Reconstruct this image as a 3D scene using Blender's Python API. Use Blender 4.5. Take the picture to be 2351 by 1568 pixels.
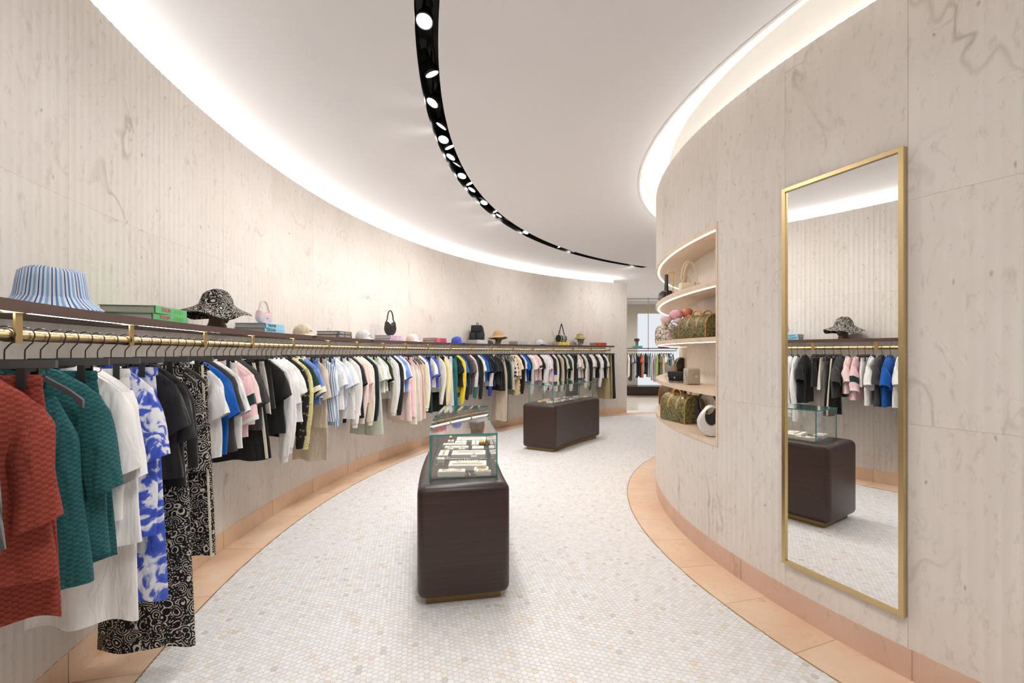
import bpy, bmesh, math, random
from mathutils import Vector, Matrix, Quaternion
R = math.radians
PI = math.pi
for o in list(bpy.data.objects):
    bpy.data.objects.remove(o)
SC = bpy.context.scene
COL = SC.collection
# ------------------------------------------------------------------ camera, world, exposure
F, X0, Y0, HC = 1045.0, 1175.5, 809.0, 1.6          # photograph: focal length in px, principal column, horizon row, eye height
cam_d = bpy.data.cameras.new('camera')
cam_d.sensor_width = 36.0
cam_d.lens = 36.0 * F / 2351.0
cam_d.shift_y = (Y0 - 784.0) / 2351.0
cam_d.clip_start = 0.05
cam_d.clip_end = 100
cam = bpy.data.objects.new('camera', cam_d)
COL.objects.link(cam)
cam.location = (0, 0, HC)
cam.rotation_euler = (R(90), 0, 0)
SC.camera = cam
world = bpy.data.worlds.new('world')
SC.world = world
world.use_nodes = True
world.node_tree.nodes['Background'].inputs[0].default_value = (1.0, 0.96, 0.92, 1)
world.node_tree.nodes['Background'].inputs[1].default_value = 0.6
SC.view_settings.view_transform = 'Standard'
SC.view_settings.look = 'None'
SC.view_settings.gamma = 1.0
SC.view_settings.use_curve_mapping = False
SC.view_settings.exposure = 0.6
SC.cycles.use_denoising = True
SC.cycles.max_bounces = 6
SC.cycles.diffuse_bounces = 4
SC.cycles.glossy_bounces = 4
SC.cycles.transparent_max_bounces = 14
SC.cycles.use_adaptive_sampling = True
SC.cycles.adaptive_threshold = .06
SC.cycles.sample_clamp_indirect = 6.0
SC.cycles.caustics_reflective = False
SC.cycles.caustics_refractive = False
# brightness of the shop's lamps; spot power also drives the added unseen ones
E_COVE, E_SLOT, E_NICHE, E_SHELF, E_WINDOW, W_SPOT = 27.0, 12.0, 5.5, 26.0, .58, 25.0

# ------------------------------------------------------------------ plan (metres): concentric curves of the room
CL, RL = (6.25, 4.06), 8.60        # concave left wall
CR, RR = (5.80, 4.10), 4.29        # convex drum on the right
CT, RT0, RT1 = (6.84, 4.05), 7.40, 7.54   # ceiling slot with the spotlights
ZC, ZW, ZB = 3.56, 3.42, 0.15      # ceiling, top of the stone, top of the baseboard
ZROD, RROD = 1.655, 8.29
ZSH = 1.765                        # top of the long shelf

def pol(C, r, deg, z=0.0):
    return Vector((C[0] + r * math.cos(R(deg)), C[1] + r * math.sin(R(deg)), z))

def ground(x, y, h=0.0):
    """pixel -> point on the horizontal plane of height h"""
    d = F * (HC - h) / (y - Y0)
    return Vector(((x - X0) / F * d, d, h))

def ray(x, C, r, far=True):
    """pixel column -> angle where its vertical plane meets a circle"""
    dx = (x - X0) / F
    a = dx * dx + 1
    b = -2 * (dx * C[0] + C[1])
    c = C[0] ** 2 + C[1] ** 2 - r * r
    D = max(0.0, b * b - 4 * a * c)
    t = (-b + (1 if far else -1) * math.sqrt(D)) / 2 / a
    return math.degrees(math.atan2(t - C[1], dx * t - C[0])) % 360

# ------------------------------------------------------------------ node helpers
def mat(name):
    m = bpy.data.materials.new(name)
    m.use_nodes = True
    nt = m.node_tree
    return m, nt, nt.nodes['Principled BSDF']

def nd(nt, typ, props=None, **ins):
    n = nt.nodes.new(typ)
    for k, v in (props or {}).items():
        setattr(n, k, v)
    for k, v in ins.items():
        key = int(k[1:]) if k[0] == 'i' and k[1:].isdigit() else k.replace('_', ' ')
        if isinstance(v, bpy.types.NodeSocket):
            nt.links.new(v, n.inputs[key])
        else:
            n.inputs[key].default_value = v
    return n

def ramp(nt, fac, stops, interp='LINEAR'):
    n = nt.nodes.new('ShaderNodeValToRGB')
    cr = n.color_ramp
    cr.interpolation = interp
    while len(cr.elements) < len(stops):
        cr.elements.new(0.5)
    for e, (p, c) in zip(cr.elements, stops):
        e.position = p
        e.color = (c, c, c, 1) if isinstance(c, (int, float)) else (c[0], c[1], c[2], 1)
    nt.links.new(fac, n.inputs[0])
    return n.outputs[0]

def mix(nt, fac, a, b, mode='MIX'):
    n = nt.nodes.new('ShaderNodeMix')
    n.data_type = 'RGBA'
    n.blend_type = mode
    for k, v in ((0, fac), (6, a), (7, b)):
        if isinstance(v, bpy.types.NodeSocket):
            nt.links.new(v, n.inputs[k])
        else:
            n.inputs[k].default_value = v if k == 0 else (v[0], v[1], v[2], 1)
    return n.outputs[2]

def mth(nt, op, a, b=0.0, c=0.0):
    n = nt.nodes.new('ShaderNodeMath')
    n.operation = op
    for k, v in enumerate((a, b, c)):
        if isinstance(v, bpy.types.NodeSocket):
            nt.links.new(v, n.inputs[k])
        else:
            n.inputs[k].default_value = v
    return n.outputs[0]

def objcoord(nt, scale=(1, 1, 1), rot=(0, 0, 0), rnd=0.0):
    tc = nt.nodes.new('ShaderNodeTexCoord')
    v = tc.outputs['Object']
    if rnd:
        oi = nt.nodes.new('ShaderNodeObjectInfo')
        k = mth(nt, 'MULTIPLY', oi.outputs['Random'], rnd)
        cx = nd(nt, 'ShaderNodeCombineXYZ', i0=k, i1=mth(nt, 'MULTIPLY', k, 1.7), i2=mth(nt, 'MULTIPLY', k, -.6))
        v = nd(nt, 'ShaderNodeVectorMath', {'operation': 'ADD'}, i0=v, i1=cx.outputs[0]).outputs[0]
    return nd(nt, 'ShaderNodeMapping', Vector=v, Scale=scale, Rotation=rot).outputs[0]

def srgb(r, g, b):
    return tuple(((c / 255) / 12.92 if c <= 10 else ((c / 255 + .055) / 1.055) ** 2.4) for c in (r, g, b))

def plain(name, col, rough=.6, metal=0.0, noise=0.0, spec=.5, bump=0.0, bscale=300):
    m, nt, b = mat(name)
    b.inputs['Roughness'].default_value = rough
    b.inputs['Metallic'].default_value = metal
    b.inputs['Specular IOR Level'].default_value = spec
    if noise or bump:
        co = objcoord(nt)
        n = nd(nt, 'ShaderNodeTexNoise', Vector=co, Scale=bscale, Detail=3.0)
        if noise:
            c2 = tuple(c * (1 - noise) for c in col)
            nt.links.new(mix(nt, n.outputs[0], col, c2), b.inputs['Base Color'])
        else:
            b.inputs['Base Color'].default_value = (*col, 1)
        if bump:
            nt.links.new(nd(nt, 'ShaderNodeBump', Strength=bump, Distance=.002, Height=n.outputs[0]).outputs[0], b.inputs['Normal'])
    else:
        b.inputs['Base Color'].default_value = (*col, 1)
    return m

def emit(name, col, s):
    m = bpy.data.materials.new(name)
    m.use_nodes = True
    nt = m.node_tree
    nt.nodes.clear()
    e = nd(nt, 'ShaderNodeEmission', Color=(*col, 1), Strength=s)
    o = nt.nodes.new('ShaderNodeOutputMaterial')
    nt.links.new(e.outputs[0], o.inputs[0])
    return m

def marble(name, base, base2, vein, vscale=1.1, rough=.5, veins=.75, speck=.6, stretch=(1, 1, .6), rot=(0, .6, .3), bump=0.0):
    m, nt, b = mat(name)
    co = objcoord(nt, stretch, rot, rnd=31.0)
    warp = nd(nt, 'ShaderNodeTexNoise', Vector=co, Scale=vscale * 2.2, Detail=3.0, Roughness=.6)
    wv = nd(nt, 'ShaderNodeVectorMath', {'operation': 'MULTIPLY_ADD'}, i0=warp.outputs[1], i1=(.2, .2, .2), i2=co).outputs[0]
    cloud = nd(nt, 'ShaderNodeTexNoise', Vector=wv, Scale=vscale * 1.3, Detail=3.0, Roughness=.65)
    col = mix(nt, ramp(nt, cloud.outputs[0], [(.3, 0.0), (.72, 1.0)]), base, base2)
    # fine streaks
    st = nd(nt, 'ShaderNodeTexNoise', Vector=nd(nt, 'ShaderNodeMapping', Vector=wv, Scale=(9, 9, 2.2)).outputs[0], Scale=3.0, Detail=3.0, Roughness=.7)
    col = mix(nt, mth(nt, 'MULTIPLY', ramp(nt, st.outputs[0], [(.56, 0.0), (.78, 1.0)]), .35), col, vein)
    # hair veins
    msk = nd(nt, 'ShaderNodeTexNoise', Vector=co, Scale=vscale * 1.9, Detail=1.0)
    for sc, wd, am in ((vscale * .55, .008, veins), (vscale * 1.25, .007, veins * .7)):
        v = nd(nt, 'ShaderNodeTexNoise', Vector=wv, Scale=sc, Detail=4.0, Roughness=.62)
        line = mth(nt, 'ABSOLUTE', mth(nt, 'SUBTRACT', v.outputs[0], .5))
        f = mth(nt, 'MULTIPLY', ramp(nt, line, [(0.0, 1.0), (wd, 0.0)]), ramp(nt, msk.outputs[0], [(.5, 0.0), (.68, 1.0)]))
        col = mix(nt, mth(nt, 'MULTIPLY', f, am), col, vein)
    if speck:
        vo = nd(nt, 'ShaderNodeTexVoronoi', Vector=nd(nt, 'ShaderNodeMapping', Vector=wv, Scale=(1, 1, .6)).outputs[0], Scale=22.0)
        sep = nd(nt, 'ShaderNodeSeparateColor', Color=vo.outputs['Color'])
        f = mth(nt, 'MULTIPLY', ramp(nt, vo.outputs[0], [(0.06, 1.0), (.16, 0.0)]), ramp(nt, sep.outputs[0], [(.80, 0.0), (.86, 1.0)]))
        col = mix(nt, mth(nt, 'MULTIPLY', f, speck), col, vein)
    nt.links.new(col, b.inputs['Base Color'])
    b.inputs['Roughness'].default_value = rough
    b.inputs['Specular IOR Level'].default_value = .35
    return m

M = {}
M['stone'] = marble('fluted_stone', srgb(235, 228, 220), srgb(225, 216, 207), srgb(150, 137, 124), rough=.6, veins=.45)
M['peach'] = marble('peach_marble', srgb(238, 210, 182), srgb(228, 190, 158), srgb(204, 154, 116), vscale=2.0, rough=.32, veins=.5, speck=0)
M['pinkm'] = marble('pink_marble', srgb(224, 194, 174), srgb(212, 178, 156), srgb(170, 130, 106), vscale=1.6, rough=.45, veins=.45, speck=0)
M['cream'] = marble('cream_marble', srgb(236, 214, 188), srgb(226, 202, 176), srgb(150, 128, 112), vscale=2.4, rough=.3, veins=.4, speck=.3)
M['farfloor'] = marble('polished_marble', srgb(232, 222, 210), srgb(222, 208, 194), srgb(190, 160, 130), vscale=1.2, rough=.16, veins=.3, speck=0)
M['plaster'] = plain('ceiling_plaster', srgb(245, 244, 245), .9)
M['white'] = plain('white_plaster', srgb(242, 239, 234), .9)
M['beigewall'] = plain('beige_plaster', srgb(205, 198, 184), .9)
M['grout'] = plain('grout', srgb(226, 220, 216), .9)
M['brass'] = plain('brushed_brass', srgb(214, 190, 140), .32, 1.0, noise=.12, bscale=90)
M['brassd'] = plain('aged_brass', srgb(198, 172, 120), .32, 1.0)
M['plinth'] = plain('dark_brass', srgb(140, 118, 76), .4, 1.0)
M['black'] = plain('black_paint', (.012, .012, .012), .5)
M['blackm'] = plain('black_metal', (.02, .02, .022), .4, .6)
M['hang'] = plain('charcoal_wood', srgb(72, 70, 70), .5)
M['wire'] = plain('gunmetal_wire', srgb(88, 80, 76), .35, 1.0)
M['cove'] = emit('cove_light', (1.0, .975, .95), E_COVE)
M['slotled'] = emit('slot_light', (1.0, .975, .95), E_SLOT)
M['nicheled'] = emit('niche_light', (1.0, .90, .76), E_NICHE)
M['shelfled'] = emit('shelf_light', (1.0, .95, .88), E_SHELF)
M['lens'] = emit('lamp_lens', (1.0, .97, .93), 14.0)
M['winlight'] = emit('daylight_blind', (.90, .95, 1.0), E_WINDOW)

def wood():
    m, nt, b = mat('dark_stained_wood')
    co = objcoord(nt, (1, 1, 1))
    g = nd(nt, 'ShaderNodeTexNoise', Vector=nd(nt, 'ShaderNodeMapping', Vector=co, Scale=(1.2, 1.2, 46)).outputs[0], Scale=1.6, Detail=5.0, Roughness=.6)
    p = nd(nt, 'ShaderNodeTexNoise', Vector=nd(nt, 'ShaderNodeMapping', Vector=co, Scale=(16, 16, 700)).outputs[0], Scale=1.0, Detail=2.0)
    c = mix(nt, ramp(nt, g.outputs[0], [(.3, 0.0), (.7, 1.0)]), srgb(50, 34, 29), srgb(66, 46, 39))
    c = mix(nt, mth(nt, 'MULTIPLY', p.outputs[0], .25), c, srgb(40, 27, 23))
    nt.links.new(c, b.inputs['Base Color'])
    b.inputs['Roughness'].default_value = .36
    return m
M['wood'] = wood()
M['shelfwood'] = plain('shelf_wood', srgb(88, 62, 54), .5, noise=.2, bscale=25)
M['felt'] = plain('taupe_suede', srgb(96, 86, 80), .9, noise=.2)

def glass(name, tint, edge=False):
    m = bpy.data.materials.new(name)
    m.use_nodes = True
    nt = m.node_tree
    nt.nodes.clear()
    tr = nd(nt, 'ShaderNodeBsdfTransparent', Color=(*tint, 1))
    gl = nd(nt, 'ShaderNodeBsdfGlossy', Color=(1, 1, 1, 1), Roughness=0.0)
    lw = nd(nt, 'ShaderNodeLayerWeight', Blend=.5)
    fr = mth(nt, 'MULTIPLY_ADD', mth(nt, 'POWER', lw.outputs['Facing'], 5.0), .9, .04)
    mx = nd(nt, 'ShaderNodeMixShader', Fac=fr, i1=tr.outputs[0], i2=gl.outputs[0])
    o = nt.nodes.new('ShaderNodeOutputMaterial')
    nt.links.new(mx.outputs[0], o.inputs[0])
    return m
M['glass'] = glass('clear_glass', (.98, .99, .985))
M['gedge'] = plain('glass_edge', srgb(58, 148, 146), .1, 0, spec=.8)
M['vase'] = glass('vase_glass', (.94, .95, .94))
M['water'] = glass('vase_water', (.92, .90, .88))
mm, nt_, b_ = mat('mirror_silver')
b_.inputs['Base Color'].default_value = (.93, .93, .92, 1)
b_.inputs['Metallic'].default_value = 1.0
b_.inputs['Roughness'].default_value = 0.0
M['mirror'] = mm

def tile_mat(name, per_object):
    m, nt, b = mat(name)
    if per_object:
        rv = nt.nodes.new('ShaderNodeObjectInfo').outputs['Random']
    else:
        rv = nd(nt, 'ShaderNodeAttribute', {'attribute_name': 'tone'}).outputs['Fac']
    base = ramp(nt, rv, [(0.0, srgb(240, 238, 237)), (.5, srgb(234, 231, 230)), (.8, srgb(229, 226, 223)), (.9, srgb(230, 226, 223)),
                         (.945, srgb(236, 226, 212)), (.968, srgb(220, 216, 213)), (.985, srgb(232, 216, 194)), (.997, srgb(206, 202, 200))])
    geo = nt.nodes.new('ShaderNodeNewGeometry')
    n = nd(nt, 'ShaderNodeTexNoise', {'noise_dimensions': '4D'}, Vector=geo.outputs['Position'], W=mth(nt, 'MULTIPLY', rv, 400.0), Scale=34.0, Detail=3.0, Distortion=1.2)
    f = mth(nt, 'MULTIPLY', ramp(nt, n.outputs[0], [(.60, 0.0), (.74, 1.0)]), .17)
    nt.links.new(mix(nt, f, base, srgb(196, 184, 172)), b.inputs['Base Color'])
    b.inputs['Roughness'].default_value = .42
    b.inputs['Specular IOR Level'].default_value = .3
    return m
M['tile'] = tile_mat('mosaic_marble_tile', True)
M['tiles'] = tile_mat('mosaic_marble', False)

# ------------------------------------------------------------------ mesh builder
class MB:
    def __init__(s):
        s.v, s.f, s.m = [], [], []
    def add(s, vs, fs, mi=0):
        k = len(s.v)
        s.v += [tuple(p) for p in vs]
        s.f += [tuple(i + k for i in f) for f in fs]
        s.m += [mi] * len(fs)
        return s
    def box(s, c, d, rz=0.0, mi=0, M4=None):
        x, y, z = d[0] / 2, d[1] / 2, d[2] / 2
        vs = [Vector((a * x, b * y, e * z)) for e in (-1, 1) for b in (-1, 1) for a in (-1, 1)]
        if rz:
            q = Matrix.Rotation(rz, 3, 'Z')
            vs = [q @ v for v in vs]
        if M4 is not None:
            vs = [M4 @ v for v in vs]
        vs = [v + Vector(c) for v in vs]
        return s.add(vs, [(0, 2, 3, 1), (4, 5, 7, 6), (0, 1, 5, 4), (2, 6, 7, 3), (0, 4, 6, 2), (1, 3, 7, 5)], mi)
    def rings(s, rows, closed=True, cap=False, mi=0):
        n = len(rows[0])
        vs = [p for r in rows for p in r]
        fs = []
        for i in range(len(rows) - 1):
            for j in range(n if closed else n - 1):
                k = (j + 1) % n
                fs.append((i * n + j, i * n + k, (i + 1) * n + k, (i + 1) * n + j))
        if cap:
            fs.append(tuple(range(n))[::-1])
            fs.append(tuple((len(rows) - 1) * n + j for j in range(n)))
        return s.add(vs, fs, mi)
    def tube(s, path, rad, n=8, cap=True, mi=0, closed=False):
        path = [Vector(p) for p in path]
        rows = []
        up = None
        L = len(path)
        for i, p in enumerate(path):
            a = path[(i - 1) % L] if closed else path[max(i - 1, 0)]
            b = path[(i + 1) % L] if closed else path[min(i + 1, L - 1)]
            t = (b - a).normalized()
            if up is None:
                up = Vector((0, 0, 1)) if abs(t.z) < .9 else Vector((1, 0, 0))
            u = (up - t * up.dot(t)).normalized()
            w = t.cross(u)
            up = u
            r = rad[i] if isinstance(rad, (list, tuple)) else rad
            rows.append([p + (u * math.cos(2 * PI * k / n) + w * math.sin(2 * PI * k / n)) * r for k in range(n)])
        if closed:
            rows.append(rows[0])
        return s.rings(rows, cap=cap and not closed, mi=mi)
    def lathe(s, prof, n=24, c=(0, 0, 0), sx=1.0, sy=1.0, cap=False, mi=0):
        rows = [[(c[0] + r * sx * math.cos(2 * PI * k / n), c[1] + r * sy * math.sin(2 * PI * k / n), c[2] + z) for k in range(n)] for r, z in prof]
        return s.rings(rows, cap=cap, mi=mi)
    def prism(s, pts, y0, y1, mi=0, axis='y'):
        """outline in (x, z) pushed along y (or outline in (x, y) along z)"""
        n = len(pts)
        if axis == 'y':
            vs = [(p[0], y0, p[1]) for p in pts] + [(p[0], y1, p[1]) for p in pts]
        else:
            vs = [(p[0], p[1], y0) for p in pts] + [(p[0], p[1], y1) for p in pts]
        fs = [(i, (i + 1) % n, n + (i + 1) % n, n + i) for i in range(n)] + [tuple(range(n))[::-1], tuple(range(n, 2 * n))]
        return s.add(vs, fs, mi)
    def arc(s, C, r0, r1, a0, a1, z0, z1, n=24, mi=0):
        rows = []
        for i in range(n + 1):
            a = a0 + (a1 - a0) * i / n
            rows.append([pol(C, r0, a, z0), pol(C, r1, a, z0), pol(C, r1, a, z1), pol(C, r0, a, z1)])
        return s.rings(rows, cap=True, mi=mi)
    def mesh(s, name, mats, smooth=None):
        me = bpy.data.meshes.new(name)
        me.from_pydata(s.v, [], s.f)
        for m in (mats if isinstance(mats, (list, tuple)) else [mats]):
            me.materials.append(m)
        if any(s.m):
            me.polygons.foreach_set('material_index', s.m)
        bm = bmesh.new()
        bm.from_mesh(me)
        bmesh.ops.recalc_face_normals(bm, faces=bm.faces)
        bm.to_mesh(me)
        bm.free()
        if smooth is not None:
            me.polygons.foreach_set('use_smooth', [True] * len(me.polygons))
            me.set_sharp_from_angle(angle=R(smooth))
        me.update()
        return me
    def build(s, name, mats, parent=None, smooth=None, loc=None, rz=None):
        o = bpy.data.objects.new(name, s.mesh(name, mats, smooth))
        COL.objects.link(o)
        if parent is not None:
            o.parent = parent
        if loc is not None:
            o.location = loc
        if rz is not None:
            o.rotation_euler = (0, 0, rz)
        return o

def obj(name, me, parent=None, loc=None, rz=None):
    o = bpy.data.objects.new(name, me)
    COL.objects.link(o)
    if parent is not None:
        o.parent = parent
    if loc is not None:
        o.location = loc
    if rz is not None:
        o.rotation_euler = (0, 0, rz)
    return o

def tag(o, label, cat, group=None, kind=None):
    if label:
        o['label'] = label
    if cat:
        o['category'] = cat
    if group:
        o['group'] = group
    if kind:
        o['kind'] = kind
    return o

def thing(name, label, cat, loc=(0, 0, 0), rz=0.0, group=None):
    o = bpy.data.objects.new(name, None)
    o.empty_display_size = .05
    COL.objects.link(o)
    o.location = loc
    o.rotation_euler = (0, 0, rz)
    return tag(o, label, cat, group)

def struct(o, label, cat):
    return tag(o, label, cat, kind='structure')

DG = None
def text_mesh(body, size, m, extrude=.0006, name='lettering'):
    c = bpy.data.curves.new(name, 'FONT')
    c.body = body
    c.size = size
    c.extrude = extrude
    c.align_x = 'CENTER'
    c.align_y = 'CENTER'
    c.resolution_u = 2
    t = bpy.data.objects.new(name, c)
    COL.objects.link(t)
    bpy.context.view_layer.update()
    me = bpy.data.meshes.new_from_object(t.evaluated_get(bpy.context.evaluated_depsgraph_get()))
    bpy.data.objects.remove(t)
    bpy.data.curves.remove(c)
    me.materials.clear()
    me.materials.append(m)
    return me

def put_text(body, size, m, parent, loc, facing='x', sx=1.0, name='lettering'):
    """facing +x: reads along +y; facing -y: reads along +x"""
    o = obj(name, text_mesh(body, size, m), parent)
    if facing == 'x':
        q = Matrix(((0, 0, 1), (1, 0, 0), (0, 1, 0)))
    elif facing == '-x':
        q = Matrix(((0, 0, -1), (-1, 0, 0), (0, 1, 0)))
    elif facing == '-y':
        q = Matrix(((1, 0, 0), (0, 0, -1), (0, 1, 0)))
    else:
        q = Matrix(((-1, 0, 0), (0, 0, 1), (0, 1, 0)))
    o.rotation_euler = q.to_euler()
    o.location = loc
    o.scale = (sx, 1, 1)
    return o

ORD = ['', 'first', 'second', 'third', 'fourth', 'fifth', 'sixth', 'seventh', 'eighth', 'ninth', 'tenth', 'eleventh', 'twelfth', 'thirteenth',
       'fourteenth', 'fifteenth', 'sixteenth', 'seventeenth', 'eighteenth', 'nineteenth', 'twentieth', 'twenty-first', 'twenty-second', 'twenty-third', 'twenty-fourth']

# ================================================================== STRUCTURE
# ------------------------------------------------------------------ fluted stone panels
def fluted(r_front, sign, dth, z0, z1, nfl, gap=.0007, th=.022, depth=.0040):
    """ring-sector slab about the origin, angle 0..dth; sign=+1: face looks inward (concave wall), -1: outward (drum)"""
    per = 7
    n = nfl * per
    g = gap / r_front
    F_, B_ = [], []
    for i in range(n + 1):
        u = i / per
        a = g + (R(dth) - 2 * g) * i / n
        r = r_front + sign * (depth * abs(math.sin(PI * u)) - depth * .55)
        F_.append((r * math.cos(a), r * math.sin(a)))
        rb = r_front + sign * th
        B_.append((rb * math.cos(a), rb * math.sin(a)))
    mb = MB()
    zg0, zg1 = z0 + .0004, z1 - .0004
    for L, flip in ((F_, False), (B_, True)):
        vs = [(x, y, zg0) for x, y in L] + [(x, y, zg1) for x, y in L]
        mb.add(vs, [(i, i + 1, n + 2 + i, n + 1 + i) for i in range(n)])
    vs = [(x, y, zg1) for x, y in F_] + [(x, y, zg1) for x, y in B_]
    mb.add(vs, [(i, i + 1, n + 2 + i, n + 1 + i) for i in range(n)])
    vs = [(x, y, zg0) for x, y in F_] + [(x, y, zg0) for x, y in B_]
    mb.add(vs, [(i, i + 1, n + 2 + i, n + 1 + i) for i in range(n)])
    for k in (0, n):
        mb.add([(*F_[k], zg0), (*B_[k], zg0), (*B_[k], zg1), (*F_[k], zg1)], [(0, 1, 2, 3)])
    me = mb.mesh('panel', M['stone'], None)
    me.polygons.foreach_set('use_smooth', [True] * len(me.polygons))
    me.set_sharp_from_angle(angle=R(28))
    return me

A_END = 112.14
DL = (192.49 - A_END) / 16
wl = MB().arc(CL, RL + .023, RL + .12, A_END, 222, 0, 3.37, 60)
wl = wl.build('wall_left', M['white'])
struct(wl, 'long concave wall of fluted beige stone behind the clothes rail', 'wall')
rows = [(ZB, 1.25), (1.25, 2.345), (2.345, ZW)]
pm = [fluted(RL, 1, DL, z0, z1, 14) for z0, z1 in rows]
for k in range(-6, 16):
    for me in pm:
        obj('panel', me, wl, (CL[0], CL[1], 0), R(192.49 - DL * (k + 1)))
MB().arc(CL, RL - .006, RL + .125, A_END - .18, A_END, 0, ZW, 2).build('end_panel', M['stone'], wl)
bl = MB().arc(CL, RL + .002, RL + .022, A_END, 222, 0, ZB - .002, 60).build('baseboard_left', M['peach'])
struct(bl, 'peach marble baseboard along the foot of the concave left wall', 'baseboard')
me = MB().arc((0, 0), RL - .002, RL + .02, .03, DL - .03, .0, ZB, 10).mesh('baseboard_slab', M['peach'])
for k in range(-6, 16):
    obj('baseboard_slab', me, bl, (CL[0], CL[1], 0), R(192.49 - DL * (k + 1)))
# cove above the left wall: ledge, set-back fascia, hidden light
cv = MB().arc(CL, RL + .023, RL + .36, A_END + .3, 222, 3.34, 3.372, 60)
cv.arc(CL, RL + .33, RL + .36, A_END + 1.0, 222, 3.37, ZC, 60)
cv = cv.build('trim_1', M['white'])
struct(cv, 'white light cove running above the fluted left wall', 'cove')
MB().arc(CL, RL + .27, RL + .285, A_END + 1.2, 222, 3.374, 3.400, 60).build('light_strip', M['cove'], cv)

# drum on the right
DRN = 188.5                                  # niche end nearest the camera
DRF = ray(1560, CR, RR, True)                # niche far end
ZN0, ZN1 = .90, 2.575
wr = MB().arc(CR, RR - .14, RR - .024, DRN, 262, 0, ZW - .02, 40)
wr.arc(CR, RR - .14, RR - .024, 92, DRF, 0, ZW - .02, 24)
wr.arc(CR, RR - .14, RR - .024, DRF, DRN, 0, ZN0, 24)
wr.arc(CR, RR - .14, RR - .024, DRF, DRN, ZN1 + .01, ZW - .02, 24)
wr = wr.build('wall_right', M['white'])
struct(wr, 'convex drum wall of fluted beige stone with mirror and display niche', 'wall')
DR = 8.68
for lo, hi in rows:
    me = fluted(RR, -1, DR, lo, hi, 12)
    for k in range(8):
        obj('panel', me, wr, (CR[0], CR[1], 0), R(DRN + DR * k))
nn = 6
dn = (DRN - DRF) / nn
for lo, hi in ((ZB, ZN0), (ZN1, ZW)):
    me = fluted(RR, -1, dn, lo, hi, 11)
    for k in range(nn):
        obj('panel', me, wr, (CR[0], CR[1], 0), R(DRF + dn * k))
for lo, hi in rows:
    me = fluted(RR, -1, DR, lo, hi, 12)
    for k in range(4):
        obj('panel', me, wr, (CR[0], CR[1], 0), R(DRF - DR * (k + 1)))
br = MB().arc(CR, RR - .022, RR - .001, 92, 262, 0, ZB - .002, 70).build('baseboard_right', M['pinkm'])
struct(br, 'pink marble baseboard along the foot of the convex drum wall', 'baseboard')
me = MB().arc((0, 0), RR - .02, RR + .002, .05, DR * 1.6 - .05, 0, ZB, 16).mesh('baseboard_slab', M['pinkm'])
for k in range(12):
    obj('baseboard_slab', me, br, (CR[0], CR[1], 0), R(95 + DR * 1.6 * k))
# slot in the ceiling around the drum
RS = 4.475
sl = MB().arc(CR, RS, RS + .02, 85, 265, ZC - .004, 3.80, 80)
sl.arc(CR, RR - .20, RS + .02, 85, 265, 3.80, 3.82, 80)
sl.arc(CR, RR - .20, RR - .15, 85, 265, 3.3, 3.80, 80)
sl = sl.build('trim_2', M['white'])
struct(sl, 'white lit ceiling recess following the top of the drum wall', 'cove')
MB().arc(CR, RR - .115, RR - .095, 86, 264, 3.401, 3.412, 80).build('light_strip', M['slotled'], sl)

# ------------------------------------------------------------------ ceiling with openings for drum recess and light slot
A_T0, A_T1 = 120.4, 216.0
def flat_fill(loops, z, name, m):
    c = bpy.data.curves.new(name, 'CURVE')
    c.dimensions = '2D'
    c.fill_mode = 'BOTH'
    for L in loops:
        sp = c.splines.new('POLY')
        sp.points.add(len(L) - 1)
        for p, q in zip(sp.points, L):
            p.co = (q[0], q[1], 0, 1)
        sp.use_cyclic_u = True
    t = bpy.data.objects.new(name, c)
    COL.objects.link(t)
    bpy.context.view_layer.update()
    me = bpy.data.meshes.new_from_object(t.evaluated_get(bpy.context.evaluated_depsgraph_get()))
    bpy.data.objects.remove(t)
    bpy.data.curves.remove(c)
    me.materials.clear()
    me.materials.append(m)
    for v in me.vertices:
        v.co.z = z
    return obj(name, me)
outer = [(-4.2, -4.2), (11, -4.2), (11, 17.7), (-4.2, 17.7)]
drum_hole = [pol(CR, RS + .01, a)[:2] for a in [86 + 178 * i / 120 for i in range(121)]] + [(8.5, 0.2), (8.5, 8.2)]
slot = [pol(CT, RT1, A_T0 + (A_T1 - A_T0) * i / 120)[:2] for i in range(121)] + [pol(CT, RT0, A_T1 - (A_T1 - A_T0) * i / 120)[:2] for i in range(121)]
ce = flat_fill([outer, drum_hole, slot], ZC, 'ceiling', M['plaster'])
struct(ce, 'smooth off-white ceiling with a curved black light slot', 'ceiling')
MB().arc(CT, RT1, RT1 + .02, A_T0, A_T1, ZC + .001, 3.80, 100).build('slot_side', M['black'], ce, 30)
MB().arc(CT, RT0 - .02, RT0, A_T0, A_T1, ZC + .001, 3.80, 100).build('slot_side', M['black'], ce, 30)
MB().arc(CT, RT0 - .02, RT1 + .02, A_T0 - .2, A_T1, 3.80, 3.82, 100).build('slot_back', M['black'], ce, 30)
MB().arc(CT, RT0 - .02, RT1 + .02, A_T0 - .2, A_T0, ZC + .001, 3.80, 2).build('slot_end', M['black'], ce)
MB().arc(CT, RT0 + .045, RT0 + .085, A_T0 + .2, A_T1, 3.745, 3.798, 100).build('track_rail', M['blackm'], ce, 30)
MB().box((4.75, 16.6, ZC - .006), (2.9, .06, .01)).build('slot_line', M['black'], ce)

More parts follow.
